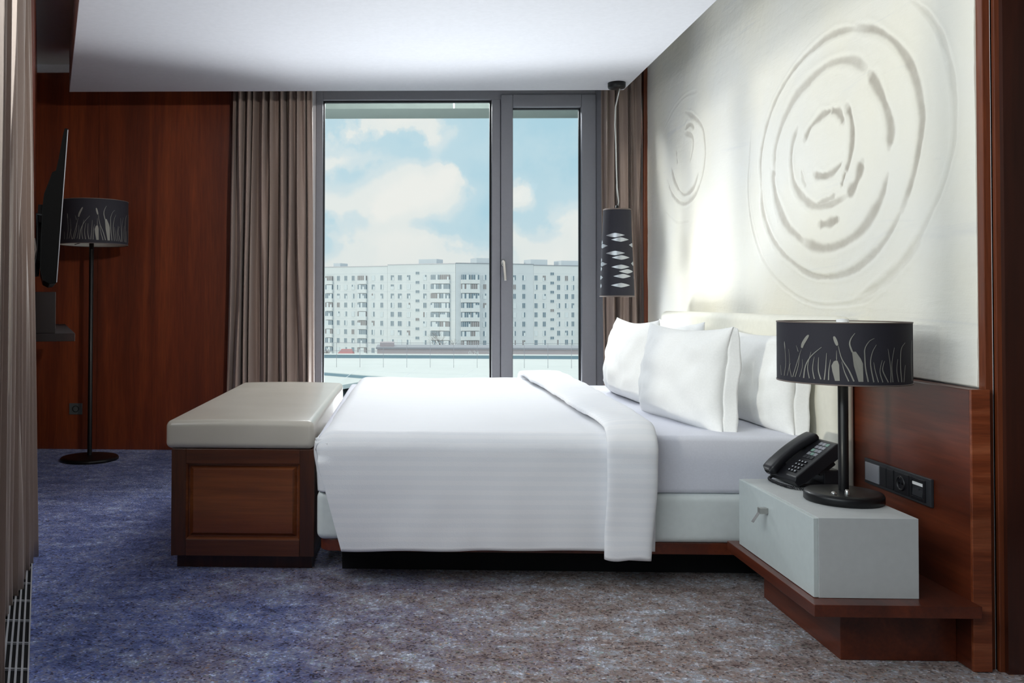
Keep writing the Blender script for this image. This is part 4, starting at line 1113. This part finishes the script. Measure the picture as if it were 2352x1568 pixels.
def tree(label, x, y, z0, h, seed):
    t = thing('bare_tree', label, 'tree', (x, y, z0), 'bare trees outside'); rnd = random.Random(seed)
    tr = MB(); tr.tube([(x,y,z0),(x+.1,y,z0+h*.35),(x,y,z0+h*.55)], [.22,.16,.11], 6); tr.build('trunk', M['bark'], t)
    br = MB()
    def grow(p, d, l, r, n):
        q = p+d*l; br.tube([p, p+d*l*.5+Vector((rnd.uniform(-.05,.05),0,.03))*l, q], [r, r*.8, r*.55], 4, smooth=False)
        if n:
            for i in range(3):
                nd = (d+Vector((rnd.uniform(-.75,.75), rnd.uniform(-.6,.6), rnd.uniform(-.1,.5)))).normalized(); grow(q, nd, l*.72, r*.55, n-1)
    for i in range(6):
        a = rnd.uniform(0, 2*PI); grow(Vector((x,y,z0+h*rnd.uniform(.3,.55))), Vector((math.cos(a)*.6, math.sin(a)*.6, .9)).normalized(), h*.17, .07, 3)
    br.build('branches', M['bark'], t)
tree('tallest bare tree in front of the wide balconies of the middle block', 9.9, 240, -17, 11.5, 3)
tree('bare tree at the corner of the middle and bluish blocks', 14.3, 238, -17, 9.5, 5)
tree('bare tree in front of the far left balcony column', -19.5, 235, -17, 7.2, 9)
tree('low bare tree above the roof of the long brown building', 5.6, 225, -17, 7.0, 12)

# ------------------------------------------------------------------ sky
w = bpy.data.worlds.new('sky'); sc.world = w; w.use_nodes = True
t = w.node_tree; t.nodes.clear()
N = lambda typ, **kw: (lambda nd: ([setattr(nd, a, b) for a, b in kw.items()], nd)[1])(t.nodes.new(typ))
Lk = t.links.new
out = N('ShaderNodeOutputWorld'); bg = N('ShaderNodeBackground'); Lk(bg.outputs[0], out.inputs[0])
tc = N('ShaderNodeTexCoord')
nz1 = N('ShaderNodeTexNoise'); nz1.inputs['Scale'].default_value = 9; nz1.inputs['Detail'].default_value = 7; nz1.inputs['Roughness'].default_value = .58
Lk(tc.outputs['Generated'], nz1.inputs['Vector'])
sep = N('ShaderNodeSeparateXYZ'); Lk(tc.outputs['Generated'], sep.inputs[0])
def mth(op, a, b=0.0, c=0.0, clamp=False):
    m = N('ShaderNodeMath', operation=op, use_clamp=clamp)
    for i, v in enumerate((a, b, c)):
        if i >= len(m.inputs): break
        if isinstance(v, bpy.types.NodeSocket): Lk(v, m.inputs[i])
        else: m.inputs[i].default_value = v
    return m.outputs[0]
az = mth('DIVIDE', sep.outputs[0], mth('MAXIMUM', sep.outputs[1], .05)); el = mth('DIVIDE', sep.outputs[2], mth('MAXIMUM', sep.outputs[1], .05))
wob = mth('MULTIPLY', mth('SUBTRACT', nz1.outputs[0], .5), .16)
nz2 = N('ShaderNodeTexNoise'); nz2.inputs['Scale'].default_value = 30; nz2.inputs['Detail'].default_value = 5; Lk(tc.outputs['Generated'], nz2.inputs['Vector'])
wob = mth('ADD', wob, mth('MULTIPLY', mth('SUBTRACT', nz2.outputs[0], .5), .05))
# cumulus heaps: (azimuth tangent, elevation tangent, half width, half height, weight, flat base)
CL = [(.018,.125,.058,.036,1.0),(-.028,.100,.030,.022,.7),(.060,.150,.020,.02,.55),(-.02,.060,.075,.020,.85),(.04,.035,.09,.020,.7),(-.075,.105,.030,.040,.45),(-.01,.205,.055,.018,.75),(.05,.20,.03,.02,.4),(-.06,.17,.04,.015,.4),
      (.135,.125,.022,.022,.65),(.165,.045,.05,.028,.8),(.12,.075,.03,.02,.45),(.20,.08,.03,.03,.5),(-.2,.12,.08,.05,.9),(-.4,.2,.2,.06,.8),(.45,.18,.2,.07,.8),(.3,.1,.1,.03,.7),(0,.5,.5,.12,.5),(-.08,.03,.05,.018,.6)]
tot = None
for a, e, wa, he, wt in CL:
    dx = mth('DIVIDE', mth('SUBTRACT', mth('ADD', az, wob), a), wa); dy = mth('DIVIDE', mth('SUBTRACT', mth('ADD', el, mth('MULTIPLY', wob, .6)), e), he)
    r2_ = mth('ADD', mth('MULTIPLY', dx, dx), mth('MULTIPLY', dy, dy))
    g = mth('MULTIPLY', mth('POWER', 2.718, mth('MULTIPLY', r2_, -1.1)), wt)
    tot = g if tot is None else mth('ADD', tot, g)
dens = mth('ADD', tot, mth('MULTIPLY', mth('SUBTRACT', nz1.outputs[0], .45), .9))
rp = N('ShaderNodeValToRGB'); e = rp.color_ramp; e.interpolation = 'EASE'
stops = [(0.08, S(176,212,226)), (.32, S(192,219,229)), (.46, S(212,227,231)), (.62, S(232,236,233)), (1, S(240,240,235))]
while len(e.elements) < len(stops): e.elements.new(.5)
for l_, (p, c) in zip(e.elements, stops): l_.position = p; l_.color = c
Lk(dens, rp.inputs[0])
hz = N('ShaderNodeValToRGB'); e = hz.color_ramp; e.elements[0].position = 0; e.elements[0].color = (.55,.55,.55,1); e.elements[1].position = .10; e.elements[1].color = (0,0,0,1)
Lk(el, hz.inputs[0])
mx = N('ShaderNodeMix', data_type='RGBA'); Lk(hz.outputs[0], mx.inputs[0]); Lk(rp.outputs[0], mx.inputs[6]); mx.inputs[7].default_value = S(214,224,224)
zb = N('ShaderNodeMapRange'); zb.interpolation_type = 'SMOOTHSTEP'; Lk(sep.outputs[2], zb.inputs[0])
zb.inputs[1].default_value = .26; zb.inputs[2].default_value = .75; zb.inputs[3].default_value = 1.0; zb.inputs[4].default_value = 2.3
zc = N('ShaderNodeMapRange'); zc.interpolation_type = 'SMOOTHSTEP'; Lk(sep.outputs[2], zc.inputs[0])
zc.inputs[1].default_value = .26; zc.inputs[2].default_value = .6; zc.inputs[3].default_value = 0; zc.inputs[4].default_value = .85
mo = N('ShaderNodeMix', data_type='RGBA'); Lk(zc.outputs[0], mo.inputs[0]); Lk(mx.outputs[2], mo.inputs[6]); mo.inputs[7].default_value = S(226,222,216)
Lk(mo.outputs[2], bg.inputs[0]); Lk(zb.outputs[0], bg.inputs[1])

# ------------------------------------------------------------------ light
def sun(name, direction, strength, col, angle):
    d = bpy.data.lights.new(name, 'SUN'); d.energy = strength; d.color = col; d.angle = math.radians(angle)
    o = bpy.data.objects.new(name, d); COL.objects.link(o)
    o.rotation_euler = Vector(direction).to_track_quat('-Z', 'Y').to_euler(); return o
def area(name, loc, direction, sx, sy, power, col):
    d = bpy.data.lights.new(name, 'AREA'); d.shape = 'RECTANGLE'; d.size = sx; d.size_y = sy; d.energy = power; d.color = col
    o = bpy.data.objects.new(name, d); COL.objects.link(o); o.location = loc
    o.rotation_euler = Vector(direction).to_track_quat('-Z', 'Y').to_euler(); return o
sun('sun', (1, .80, -.115), SUN, (1, .95, .82), 3.0)
area('daylight_left_window', (P(1.1,.62), 1.1, 2.28), (pn.x, pn.y, -.42), 3.6, .85, LEFT, (.95, .97, 1.0))
area('added_rear_fill', (1.3, -.2, 2.80), (0, .25, -1), 1.4, 1.0, REAR_FILL, (1, .96, .9))  # added lamp behind the viewer, fills the duvet side and carpet
area('added_downlight_far_window', (.35, 7.08, 2.80), (-.10, -.76, -.64), 2.0, .16, UPL, (.96, .98, 1.0))  # added lamp hidden above the window head, boosts skylight on the bed top
area('added_uplight_far_window', (.3, 7.1, .12), (-.30, -.84, .45), 1.8, .5, FILL, (.95, .98, 1.0))  # added uplight hidden behind the bed, brightens the ceiling panel

sd = bpy.data.lights.new('added_far_wall_spot', 'SPOT'); sd.energy = SPOT; sd.color = (1, .95, .88); sd.spot_size = math.radians(33); sd.spot_blend = 1.0; sd.shadow_soft_size = .11  # added spot behind the viewer, brightens the far wood wall
so = bpy.data.objects.new('added_far_wall_spot', sd); COL.objects.link(so); so.location = (1.585, -1.1, 2.45)
so.rotation_euler = (Vector((-1.25, 6.5, 1.65))-Vector(so.location)).to_track_quat('-Z', 'Y').to_euler()
sc.view_settings.view_transform = 'Standard'; sc.view_settings.look = 'None'
sc.view_settings.exposure = EXPO; sc.view_settings.gamma = 1; sc.view_settings.use_curve_mapping = False
for o in sc.objects:
    if '_o' in o: del o['_o']
